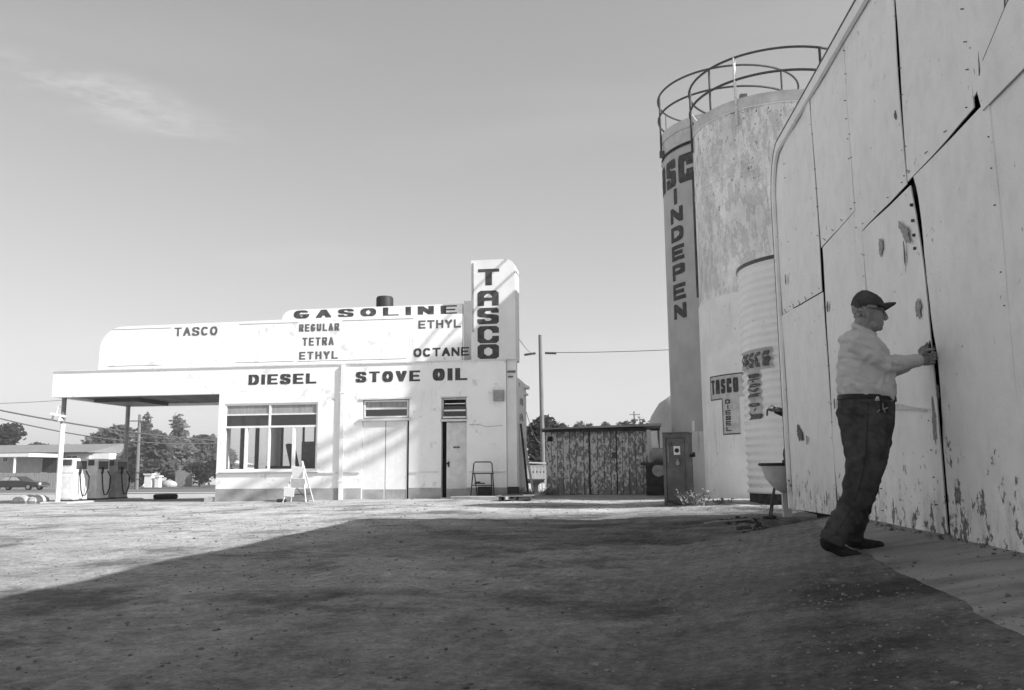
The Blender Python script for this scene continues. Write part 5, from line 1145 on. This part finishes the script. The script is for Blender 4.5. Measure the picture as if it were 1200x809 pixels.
# dark sedan
cxx = hx(24, 79.5); cyy = 79.5; z = gz(cxx, cyy)+.03
t = thing('parked_car', 'dark long sedan parked along the far kerb at the left edge', 'car', (cxx, cyy, z))
def V(x, zz): return (cxx+x, z+zz)
body = [V(-2.75, .32), V(-2.8, .62), V(-2.6, .84), V(-1.7, .92), V(.9, .92), V(2.4, .80), V(2.75, .62), V(2.75, .34), V(2.2, .28), V(-2.2, .28)]
MB().prism(body, cyy-.9, cyy+.9).build('body', 'car_paint', t, bevel=.06)
m = MB(); cab = [(-1.75, .915), (-1.15, 1.34), (.25, 1.36), (1.0, .915)]; n = len(cab)
m.v = [(cxx+x, cyy-.85+(.18 if q > 1 else 0), z+q) for x, q in cab]+[(cxx+x, cyy+.85-(.18 if q > 1 else 0), z+q) for x, q in cab]; m.f = [tuple(range(n)), tuple(range(2*n-1, n-1, -1))]+[(i, i+n, (i+1) % n+n, (i+1) % n) for i in range(n)]
m.build('cabin', 'car_paint', t, bevel=.04)
for a, b, c_, d_ in ((-1.55, -.5, -1.12, -.5), (-.42, .78, -.42, .22)):
    m = MB(); m.add([(cxx+a, cyy-.86, z+.96), (cxx+b, cyy-.86, z+.96), (cxx+d_, cyy-.705, z+1.30), (cxx+c_, cyy-.705, z+1.30)], [(0, 1, 2, 3)]); m.build('window', 'grey_enamel', t)
for x in (-1.75, 1.7):
    for y_ in (-.82, .82): w = MB(); w.tube([(cxx+x, cyy+y_-.1, z+.32), (cxx+x, cyy+y_+.1, z+.32)], .33, 18); w = w.build('wheel', 'rubber', t); MB().tube([(cxx+x, cyy+y_-.12, z+.32), (cxx+x, cyy+y_-.101, z+.32)], .19, 14).build('hubcap', 'chrome', w)
m = MB(); m.box(cxx+2.76, cxx+2.86, cyy-.9, cyy+.9, z+.36, z+.5); m.build('bumper', 'chrome', t)
m = MB(); m.box(cxx+2.752, cxx+2.80, cyy-.8, cyy-.5, z+.55, z+.72); m.build('headlight', 'fresh_white', t)
# white gate piers, small hut and boards across the street under the canopy
zl = gz(-45, 90)
for px, w_, h_, l in ((176, .85, 1.45, 'wider white square gate pier across the street under the canopy'), (186.5, .5, 1.2, 'narrower white square gate pier right of the wider one')):
    x = hx(px, 90); t = thing('gate_pier', l, 'gate pier', (x, 90, zl), 'white gate piers across the street')
    MB().box(x-w_/2, x+w_/2, 89.7, 90.3, zl, zl+h_).build('shaft', 'siding_white', t); MB().box(x-w_/2-.12, x+w_/2+.12, 89.6, 90.4, zl+h_+.002, zl+h_+.12).build('cap', 'siding_white', t)
x = hx(200, 92); m = MB(); m.ball((x, 92, zl+.3), (.9, .6, .5), 12, 8); tag(m.build('pale_boulder', 'sidewalk'), 'pale boulder on the verge right of the white gate piers', 'boulder')
t = thing('side_fence', 'tall board fence among trees across the street near the station corner', 'fence', (hx(215, 97), 97, zl))
xa, xb = hx(206, 97), hx(226, 97)
for i in range(9): a = xa+(xb-xa)*i/9; MB().box(a+.02, a+(xb-xa)/9-.02, 97, 97.05, zl, zl+2.5).build('board', 'fence_wood', t)
t = thing('far_garage', 'small pale garage with low gable roof between trees near the station corner', 'garage', (hx(252, 110), 110, zl))
x = hx(250, 110); MB().box(x-3, x+4, 110, 114, zl, hz(545, 250, 110)).build('wall', 'siding_white', t); m = MB(); m.prism([(x-3.5, hz(545, 250, 110)), (x+4.5, hz(545, 250, 110)), (x+.5, hz(538, 250, 110))], 109.8, 114.2); m.build('roof', 'siding', t)
for i, (px, lab) in enumerate(((247, 'round dark shrub at the station corner across the street'), (235, 'low shrub left of the round one across the street'), (166, 'dark shrub left of the white gate piers'))):
    x = hx(px, 93); tree('shrub', lab, x, 93, 3.0 if i != 2 else 2.0, 3.2 if i != 2 else 2.0, 'leaf_dark', 1200, .2, .08, .0, 70+i, cat='shrub', group='shrubs across the street')
# ------------------------------------------------------------------ loose stones, rubble
def scatter(n, fx, fy, r0_, r1_, mat, nm, lab, seed):
    rnd = random.Random(seed); m = MB(); vs, fs = [], []
    ico = bmesh.new(); bmesh.ops.create_icosphere(ico, subdivisions=1, radius=1); iv = [v.co.copy() for v in ico.verts]; jf = [[v.index for v in f.verts] for f in ico.faces]; ico.free()
    for i in range(n):
        x, y = fx(rnd), fy(rnd)
        if y > FY-.1 and x < -3: continue
        s_ = r0_+(r1_-r0_)*rnd.random()**4; z = gz(x, y, y < 45 and abs(x) < 30)
        if x > apron_edge(y) and y < 8.9 and y > -4: z = max(z, .30-.15*(2.13-x))
        if x > 2.09 and y < 12.2: continue
        q = (s_*rnd.uniform(.7, 1.4), s_*rnd.uniform(.7, 1.4), s_*rnd.uniform(.35, .8)); ro = Matrix.Rotation(rnd.uniform(0, 6), 3, 'Z'); o = len(vs)
        for v in iv: w = ro @ Vector((v.x*q[0]*rnd.uniform(.8, 1.2), v.y*q[1]*rnd.uniform(.8, 1.2), v.z*q[2])); vs.append((x+w.x, y+w.y, z+w.z+q[2]*.25))
        fs += [tuple(o+k for k in f) for f in jf]
    m.v, m.f = vs, fs; o = m.build(nm, mat, fix=False); tag(o, lab, 'gravel', None, 'stuff')
fy1 = lambda r: 1.2+r.random()**2.2*13
scatter(6000, lambda r: r.uniform(-6, 1.6), fy1, .0016, .013, 'stone_pale', 'gravel', 'scattered pale pebbles on the packed dirt', 3)
scatter(6000, lambda r: r.uniform(-7, 1.6), fy1, .0016, .014, 'stone_dark', 'gravel', 'scattered dark pebbles and clods on the packed dirt', 4)
scatter(3500, lambda r: .75+r.gauss(0, .5), lambda r: 1.6+r.random()*4.5, .0015, .009, 'stone_pale', 'gravel', 'gritty rubble along the edge of the concrete apron', 5)
scatter(1800, lambda r: r.uniform(-14, 3), lambda r: r.uniform(9, 24), .005, .024, 'stone_dark', 'gravel', 'clods and stones further out in the yard', 6)
scatter(420, lambda r: r.uniform(1.2, 2.0), lambda r: r.uniform(9.4, 12.4), .008, .06, 'brick_dark', 'rubble', 'dark rubble and clods under the barn corner', 8)
scatter(260, lambda r: 2.08-abs(r.gauss(0, .05)), lambda r: r.uniform(2.5, 9), .004, .018, 'stone_dark', 'grit', 'grit and flaked paint lying along the foot of the barn wall', 11)
m = MB(); m.obox((1.15, 9.1, gz(1.15, 9.1)+.03), (.24, .11, .06), R(20)); tag(m.build('dark_brick', 'black_paint', bevel=.02), 'dark brick lying on the dirt at the far tip of the concrete apron', 'brick')
m = MB(); P = [(2.0-i*.12, 12.0-i*.10+.1*math.sin(i), gz(2.0-i*.12, 12-i*.1)+.04) for i in range(10)]; m.tube(P, .014, 8); tag(m.build('old_hose', 'concrete_old', smooth=True), 'pale hose lying on the dirt below the barn corner', 'hose')
# ------------------------------------------------------------------ the man at the door
Y0 = 6.05; U = .00605
def P(px, py, dy=0.): return ony(px, py, Y0+dy)
man = thing('person', 'man in cap, glasses, light shirt and dark jeans pulling at the barn door crack', 'person', (1.5, Y0, .19))
def organic(name, mb, mat, vox, it=2, fn=None, label=None, parent=None):
    me = mb.mesh(name); o = bpy.data.objects.new('t', me); C.objects.link(o)
    r_ = o.modifiers.new('r', 'REMESH'); r_.mode = 'VOXEL'; r_.voxel_size = vox; r_.use_smooth_shade = True
    if it: q = o.modifiers.new('s', 'SMOOTH'); q.iterations = it; q.factor = .5
    dg = bpy.context.evaluated_depsgraph_get(); dg.update(); me2 = bpy.data.meshes.new_from_object(o.evaluated_get(dg))
    bpy.data.objects.remove(o); me2.name = name; off = wloc(man)
    nrm = [v.normal.copy() for v in me2.vertices]
    for v, n_ in zip(me2.vertices, nrm):
        p = v.co.copy()
        if fn: p = p+n_*fn(p)
        v.co = p-off
    me2.materials.clear(); me2.materials.append(M[mat]); me2.polygons.foreach_set('use_smooth', [True]*len(me2.polygons))
    ob = bpy.data.objects.new(name, me2); C.objects.link(ob); ob.parent = parent or man
    if parent: pass
    if label: ob['label'] = label
    return ob
def chain(mb, pts, rad, n=14):
    for a, b, ra, rb in zip(pts, pts[1:], rad, rad[1:]): mb.cap(a, b, ra, rb, n)
# limb joints (shared by body and clothes)
SHn, ELn, WRn = P(1009, 400, -.17), P(1035, 428, -.16), P(1076, 422.5, .06)
SHf, ELf, WRf = P(1015, 400, .19), P(1040, 436, .26), P(1080, 420, .24)
HIPn, KNn, ANn = P(1013, 480, -.09), P(1010, 556, -.10), P(973, 634, -.10)
HIPf, KNf, ANf = P(1017, 480, .10), P(1015, 560, .10), P(1001, 634, .16)
# --- body: one continuous skin surface
b = MB()
b.loft([P(1016, 478), P(1015, 455), P(1013, 440), P(1011, 425), P(1009, 410), P(1008, 398), P(1010, 390), P(1011, 384), P(1013, 374)],
       [(.13, 23*U), (.16, 28*U), (.16, 28*U), (.155, 25*U), (.15, 21*U), (.14, 15*U), (.085, 11*U), (.062, 10.5*U), (.058, 10*U)])
chain(b, [P(1011, 386), P(1015, 372)], [.062, .060])
chain(b, [SHn+Vector((0, .04, -.02)), ELn, WRn], [.040, .038, .030]); chain(b, [SHf+Vector((0, -.04, -.02)), ELf, WRf], [.040, .038, .030])
chain(b, [HIPn, KNn, ANn], [.082, .055, .04]); chain(b, [HIPf, KNf, ANf], [.082, .055, .04])
# head in profile
b.ball(P(1016, 361), (17*U, .077, 15.5*U), 20, 14)
b.loft([P(1022, 353), P(1023.5, 362), P(1024.5, 370), P(1025.5, 378), P(1027.5, 385), P(1029, 388)], [(.058, 10*U), (.066, 10.8*U), (.066, 10.2*U), (.058, 9*U), (.04, 6*U), (.022, 3.5*U)])
b.ball(P(1030.2, 384.5), (4.0*U, .026, 3.6*U)); b.ball(P(1021, 384), (6.5*U, .045, 5*U)); b.ball(P(1016, 382), (7*U, .05, 6*U))
for dy in (-.044, .044): b.ball(P(1026.5, 372.5, dy), (5*U, .022, 5.5*U)); b.ball(P(1022, 381, dy*.9), (5*U, .02, 5*U))
b.loft([P(1033.0, 361.5), P(1035.2, 366), P(1037.8, 370.5), P(1039.0, 373.2), P(1036.5, 375.2)], [(.008, 2.0*U), (.010, 2.2*U), (.014, 2.4*U), (.018, 2.2*U), (.012, 1.6*U)], 12)
b.ball(P(1039.2, 372.7), (1.9*U, .012, 1.8*U)); 
for dy in (-.014, .014): b.ball(P(1036.6, 373.8, dy), (1.7*U, .007, 1.5*U))
b.ball(P(1032.2, 358.2), (2.6*U, .05, 1.9*U))
b.ball(P(1034.0, 378.9), (1.8*U, .021, 1.15*U)); b.ball(P(1033.4, 381.6), (1.7*U, .019, 1.1*U)); b.ball(P(1032, 379.5), (3*U, .03, 4*U))
for dy in (-.079, .079):    # ears
    e = P(1014.5, 367.5, dy); pts = [e+Vector((.020*math.cos(R(a)), (-.006 if dy < 0 else .006), .029*math.sin(R(a)))) for a in range(-80, 230, 20)]; b.tube(pts, .0065, 6); b.ball(e, (.015, .006, .022))
# hands: palm, four bent fingers, thumb
def hand(b, w, palm_dir, up, out, curl, sc=1., spread=.0):
    palm_dir = palm_dir.normalized(); up = (up-palm_dir*up.dot(palm_dir)).normalized(); out = palm_dir.cross(up)*out
    c = w+palm_dir*.045*sc
    m4 = Matrix((palm_dir, up, out)).transposed()
    b.ball(c, (.050*sc, .040*sc, .019*sc), 12, 8, m4)
    for k, (o_, L) in enumerate(zip((.030, .010, -.010, -.029), (.92, 1.0, .94, .76))):
        p0 = w+palm_dir*.078*sc+up*o_*sc; d = (palm_dir+up*spread*(1.5-k)).normalized(); pts = [p0-palm_dir*.03*sc, p0]; ang = 0
        for j, s_ in enumerate((.040, .026, .020)):
            ang += curl[min(j, len(curl)-1)]*(1+.08*k)
            p = pts[-1]+(d*math.cos(ang)+out*math.sin(ang))*s_*L*sc; pts.append(p)
        chain(b, pts, [.0105*sc, .0105*sc, .0098*sc, .009*sc, .0075*sc], 10)
    p0 = w+palm_dir*.022*sc+up*.030*sc+out*.006; p1 = p0+(palm_dir*.55+up*.6+out*.45).normalized()*.036*sc; p2 = p1+(palm_dir*.85+up*.15+out*.5).normalized()*.030*sc; p3 = p2+(palm_dir*.9-up*.2+out*.4).normalized()*.022*sc
    chain(b, [p0, p1, p2, p3], [.015*sc, .0125*sc, .0105*sc, .0085*sc], 10)
X = Vector((1, 0, 0)); Yv = Vector((0, 1, 0)); Z = Vector((0, 0, 1))
hand(b, WRn, X*.8+Yv*.25+Z*.08, Z*1+Yv*.1, 1, (.9, .9, .7), 1.05)
hand(b, WRf+X*.01, X*.55+Z*.85-Yv*.05, Yv*.4+Z*.5-X*.6, -1, (.45, .55, .4), 1.0, .06)
body = organic('body', b, 'skin', .0036, 1)
# nails-dark grime is left to the skin tone of the hands
# --- shirt
s_ = MB()
s_.loft([P(1015.5, 467.5), P(1016, 461), P(1015, 452), P(1013.8, 440), P(1012, 426), P(1009.5, 411), P(1008, 400), P(1009.5, 391), P(1011, 386)],
        [(.185, 31.0*U*.93), (.192, 33.0*U*.93), (.195, 33.8*U*.93), (.192, 33.2*U*.93), (.190, 31.0*U*.93), (.205, 27.0*U*.93), (.195, 22.5*U*.93), (.125, 15.0*U*.93), (.078, 11.5*U*.93)], 28)
CUn = SHn.lerp(SHn, 0); chain(s_, [SHn+Vector((-.01, .03, .0)), SHn.lerp(ELn, .5)+Vector((0, 0, -.01)), ELn, ELn.lerp(WRn, .45), ELn.lerp(WRn, .93)], [.082, .073, .063, .055, .044])
chain(s_, [SHf+Vector((-.01, -.03, .0)), ELf, ELf.lerp(WRf, .5), ELf.lerp(WRf, .86)], [.082, .062, .052, .043])
s_.ball(P(1001, 399), (.10, .17, .075)); s_.ball(P(1028, 445), (19*U, .15, .12))
def folds(amp, sc=(9, 9, 9), tw=0):
    def f(p):
        q = Vector((p.x*sc[0]+p.z*tw, p.y*sc[1], p.z*sc[2])); v = noise.noise(q)+.5*noise.noise(q*2.1)
        return amp*(abs(v)*1.6-.55)
    return f
def shirtf(p):
    v = folds(.012, (6.5, 6, 7.5), 9)(p)+.004*noise.noise(Vector((p.x*22+p.z*18, p.y*10, p.z*30)))
    if p.z < P(1015, 452).z: v += .006*math.sin(math.atan2(p.y-Y0, p.x-1.66)*11+noise.noise(p*8)*3)
    d = (p-ELn).length
    if d < .22: v += .007*math.sin((p-SHn).dot((WRn-SHn).normalized())*95+noise.noise(p*9)*4)*(1-d/.22)
    return v
organic('shirt', s_, 'shirt_cotton', .0062, 1, shirtf)
c_ = MB()      # collar standing round the neck
ring = [(-.070, 1001.5, 380.5), (0, 1000, 380.0), (.070, 1001.5, 380.5), (.084, 1010, 384.5), (.062, 1019, 389.5), (.02, 1026, 391.5), (-.02, 1026, 391.5), (-.062, 1019, 389.5), (-.084, 1010, 384.5)]
c_.tube([P(x, z, dy) for dy, x, z in ring], .013, 8, closed=True); c_.tube([P(x-.5, z+2.2, dy*1.08) for dy, x, z in ring], .015, 8, closed=True)
organic('collar', c_, 'shirt_cotton', .005, 1)
cf_ = MB(); a = ELn.lerp(WRn, .86); bb = ELn.lerp(WRn, .97); cf_.cap(a, bb, .047, .046); organic('cuff', cf_, 'shirt_cotton', .006, 1)
# --- jeans
j = MB()
j.loft([P(1015.5, 465.5), P(1015.5, 474), P(1014.5, 486), P(1015, 496)], [(.178, 30.5*U*.955), (.185, 32*U*.955), (.185, 32.3*U*.955), (.17, 30*U*.955)], 28)
j.loft([P(1013, 478, -.085), P(1014, 496, -.09), P(1014.5, 512, -.09), P(1014.5, 528, -.095), P(1014, 545, -.10), P(1009.5, 565, -.10), P(1003, 586, -.10), P(992, 606, -.10), P(982, 622, -.10), P(973.5, 636.5, -.10)],
       [(.10, 29.5*U*.955), (.108, 29.8*U*.955), (.108, 27.5*U*.955), (.10, 25*U*.955), (.09, 22*U*.955), (.085, 19*U*.955), (.082, 17*U*.955), (.08, 15.5*U*.955), (.082, 15*U*.955), (.082, 15.0*U*.955)], 22)
j.loft([P(1018, 478, .085), P(1018, 496, .09), P(1017.5, 512, .09), P(1017.5, 528, .095), P(1016, 545, .10), P(1012, 565, .11), P(1008, 586, .12), P(1003.5, 606, .14), P(999.5, 620, .15), P(998, 634, .155)],
       [(.10, 28.5*U*.955), (.108, 29*U*.955), (.105, 27.0*U*.955), (.098, 24.5*U*.955), (.09, 21.5*U*.955), (.085, 18.5*U*.955), (.082, 16*U*.955), (.076, 13.5*U*.955), (.078, 13*U*.955), (.078, 13*U*.955)], 22)
def jf(p):
    v = folds(.010, (7, 5, 6), 7)(p)+.0025*noise.noise(Vector((p.x*25+p.z*25, p.y*14, p.z*30)))
    zk, za = KNn.z, ANn.z
    w = max(0, 1-abs(p.z-(za+.14))/.20); v += .0040*w*math.sin((p.z*2.2+p.x*2.6)*30+noise.noise(p*7)*5)
    w = max(0, 1-abs(p.z-(zk+.10))/.14); v += .0028*w*math.sin((p.z*2-p.x*2.4)*28+noise.noise(p*6)*4)
    return v
organic('jeans', j, 'denim', .0065, 1, jf)
m = MB(); sp = []
for px_s, py_s in ((1017, 472), (1017, 490), (1016, 510), (1015, 530), (1012, 552), (1006, 575), (998, 596), (987, 614), (979, 628)):
    o_ = P(px_s, py_s, -.5); dg_ = (P(px_s, py_s, 0)-P(px_s, py_s, -.5)).normalized(); sp.append((o_, dg_))
jo = [c for c in man.children if c.name.startswith('jeans')][0]; inv = wloc(jo)
pts_ = []
for o_, dg_ in sp:
    okk, loc_, n_, _i = jo.data and jo.ray_cast(o_-inv, dg_)
    if okk: pts_.append(loc_+inv-dg_*.001)
if len(pts_) > 2: m.tube(pts_, .0028, 5); m.build('side_seam', 'belt_leather', man, smooth=True)
# pocket seams, belt, keys
bl = MB(); bl.loft([P(1015.5, 469.8), P(1015.5, 464.6)], [(.186, 31.2*U), (.186, 30.8*U)], 32); bl.build('belt', 'belt_leather', man, smooth=40)
fr_ = Y0-.195
m = MB(); m.obox(P(1028, 467, -.172), (.042, .012, .030), R(18)); m.ball(P(1027.5, 466.5, -.178), (.018, .008, .016)); m.build('belt_badge', 'chrome', man)
m = MB()
for dx, dz, ry in ((0, 0, .3), (3, 2, -.4), (-3, 3, .9), (1.5, -2, 0), (5, 1, 1.2)): m.obox(P(1033+dx*.9, 478+dz, -.178), (.008, .006, .040), R(15), 0, ry)
m.build('key_bunch', 'grey_enamel', man)
m = MB(); m.obox(P(1033, 472.5, -.178), (.006, .006, .05), R(15)); m.obox(P(1035.5, 477, -.170), (.055, .014, .065), R(22)); m.build('key_pouch', 'belt_leather', man)
m = MB()
def onj(px, py): return P(px, py, -.198)
m.tube([onj(1000, 471), onj(999, 484), onj(1006, 487)], .003, 5); m.build('pocket_seam', 'black_paint', man)
# --- boots
m = MB(); chain(m, [P(976, 624, -.10), P(972, 636, -.08)], [.062, .060]); organic('boot_shaft', m, 'shoe_leather', .008, 1)
m = MB(); chain(m, [P(999, 622, .15), P(1000, 633, .16)], [.055, .055]); organic('boot_shaft', m, 'shoe_leather', .008, 1)
for nm_, pts, dyh in (('n', [(964.5, 630, -.06, 6.0, 6.4), (968, 635.5, -.07, 8.2, 8.2), (977, 640, -.085, 9.5, 8.2), (988, 646.5, -.10, 8.2, 7.6), (998, 650, -.11, 6.6, 7.6), (1006, 651.3, -.12, 5.2, 6.6), (1010.5, 652.2, -.125, 3.4, 4.2)], 0), ('f', [(992, 632, .17, 6, 6.4), (996, 634, .17, 8.2, 7.6), (1005, 635, .165, 8.2, 7.6), (1014, 636.8, .16, 6.6, 7.8), (1024, 637.6, .155, 5.6, 7.6), (1031, 638.2, .15, 4.8, 6.4), (1035.5, 638.8, .15, 3.0, 3.8)], 0)):
    m = MB(); m.loft([P(x, y, dy) for x, y, dy, a, b_ in pts], [(b_*U*.95, a*U*.80) for x, y, dy, a, b_ in pts], 20); sh = organic('shoe', m, 'shoe_leather', .006, 2, folds(.003, (20, 20, 20)))
    m = MB(); m.loft([P(x, y, dy)-Vector((0, 0, a*U*.62)) for x, y, dy, a, b_ in pts], [(b_*U*1.04, .013) for x, y, dy, a, b_ in pts], 16); so_ = m.build('sole', 'rubber', None); 
    bpy.data.objects.remove(so_); so_ = organic('sole', m, 'rubber', .006, 1, None)
    so_.parent = sh
# --- cap
cp = MB()
cp.loft([P(1016.6, 359.5), P(1016.8, 356), P(1017.3, 351.5), P(1018.2, 347), P(1019.2, 343.8), P(1020, 342.4)], [(.090, 18.0*U), (.090, 17.8*U), (.085, 16.6*U), (.070, 13.6*U), (.045, 9*U), (.015, 4*U)], 28, side=Vector((0, 1, 0)))
cp.ball(P(1009, 360.5), (9.6*U, .082, 5.5*U))
capo = organic('cap_crown', cp, 'cap_cloth', .005, 2, folds(.002, (25, 25, 25)))
br = MB(); vs = []; nu, nv = 14, 8
for dz in (0, -.011):
    for i in range(nu+1):
        s1 = -1+2*i/nu
        for k in range(nv+1):
            q = k/nv; L = math.sqrt(max(0, 1-(s1*.93)**2)); base = P(1030.5, 356.6); x = base.x-.055*(1-L)+q*.108*L**.8; z = base.z+.008*math.sin(q*2.4)+.004*q-.050*s1*s1*(.55+.45*q)
            vs.append((x, base.y+s1*.078, z+dz))
k2 = (nu+1)*(nv+1); I = lambda i, k: i*(nv+1)+k
fs = [(I(i, k), I(i+1, k), I(i+1, k+1), I(i, k+1)) for i in range(nu) for k in range(nv)]; fs += [tuple(a+k2 for a in f[::-1]) for f in fs]
for i in range(nu): fs += [(I(i, nv), I(i+1, nv), I(i+1, nv)+k2, I(i, nv)+k2), (I(i, 0), I(i, 0)+k2, I(i+1, 0)+k2, I(i+1, 0))]
br.v, br.f = vs, fs; br.build('cap_brim', 'black_paint', man, smooth=50)
m = MB(); m.tube([P(1003.5, 351, -.083+.028), P(1007, 356, -.091), P(1010, 360.5, -.0905)], .0035, 6); m.tube([P(1021, 343.5, -.03), P(1024, 350, -.068), P(1026, 356.5, -.086)], .003, 6); m.ball(P(1019.5, 342.6), (.009, .009, .005)); m.build('cap_seam', 'frame_black', man)
# hair at nape and temple
hr = MB(); hr.ball(P(1008, 365.0), (7.8*U, .074, 6.4*U)); hr.ball(P(1006, 370.5), (5.0*U, .058, 3.4*U))
for dy in (-.073, .073): hr.ball(P(1013, 362.5, dy), (6*U, .012, 3.5*U)); hr.ball(P(1018.5, 364.5, dy*.98), (1.8*U, .008, 4*U))
organic('hair', hr, 'hair_grey', .0045, 1, lambda p: .003*noise.noise(p*90))
# glasses
m = MB()
for dy in (-.081, .081):
    m.tube([P(1014, 363.6, dy), P(1019, 360.8, dy), P(1026, 361.6, dy*.93), P(1033.5, 363.6, dy*.72)], .0026, 6)
for dy in (-.033, .033):
    c = P(1035.0, 366, dy); m.tube([c+Vector((-.012*abs(math.sin(R(a)))*0-.10*abs(dy+.022*math.cos(R(a)))*.8, .022*math.cos(R(a)), .017*math.sin(R(a)))) for a in range(0, 360, 24)], .0024, 6, closed=True)
m.tube([P(1035, 364.5, -.012), P(1035.6, 364, 0), P(1035, 364.5, .012)], .0024, 6)
gl = m.build('eyeglasses', 'frame_black', man)
for dy in (-.033, .033): c = P(1034.6, 366, dy); q = MB(); q.add([c+Vector((-.08*abs(dy+.020*math.cos(R(a))), .020*math.cos(R(a)), .015*math.sin(R(a)))) for a in range(0, 360, 24)], [tuple(range(15))]); q.build('lens', 'window_glass', gl)
for dy in (-.032, .032):
    e = MB(); e.ball(P(1032.2, 365.8, dy), .0115); e.build('eye', 'fresh_white', man, smooth=True)
    e = MB(); e.ball(P(1033.4, 365.9, dy), (.0055, .006, .006)); e.build('iris', 'frame_black', man)
# a pry bar held in the crack
m = MB(); m.tube([P(1087, 428, .20), P(1090, 405, .22), P(1092, 395, .24)], .011, 8); tag(m.build('pry_tool', 'black_paint'), 'short dark tool gripped in the man\'s hands at the door crack', 'hand tool')
bpy.context.view_layer.update()

# ------------------------------------------------------------------ the dusty air that pales the far trees and hills
hm = bpy.data.materials.new('dusty_air'); hm.use_nodes = True; ht = hm.node_tree; ht.nodes.clear()
pv = N(ht, 'ShaderNodeVolumePrincipled'); pv.inputs['Color'].default_value = g(.95); pv.inputs['Density'].default_value = .0008; pv.inputs['Anisotropy'].default_value = .2
ho = N(ht, 'ShaderNodeOutputMaterial'); ht.links.new(pv.outputs[0], ho.inputs['Volume']); M['dusty_air'] = hm
m = MB(); m.box(-1900, 1900, -80, 2600, -6, 60)
hz_ = m.build('haze', 'dusty_air'); hz_['kind'] = 'stuff'; hz_['label'] = 'thin dusty air over the yard and street that pales the far hills'
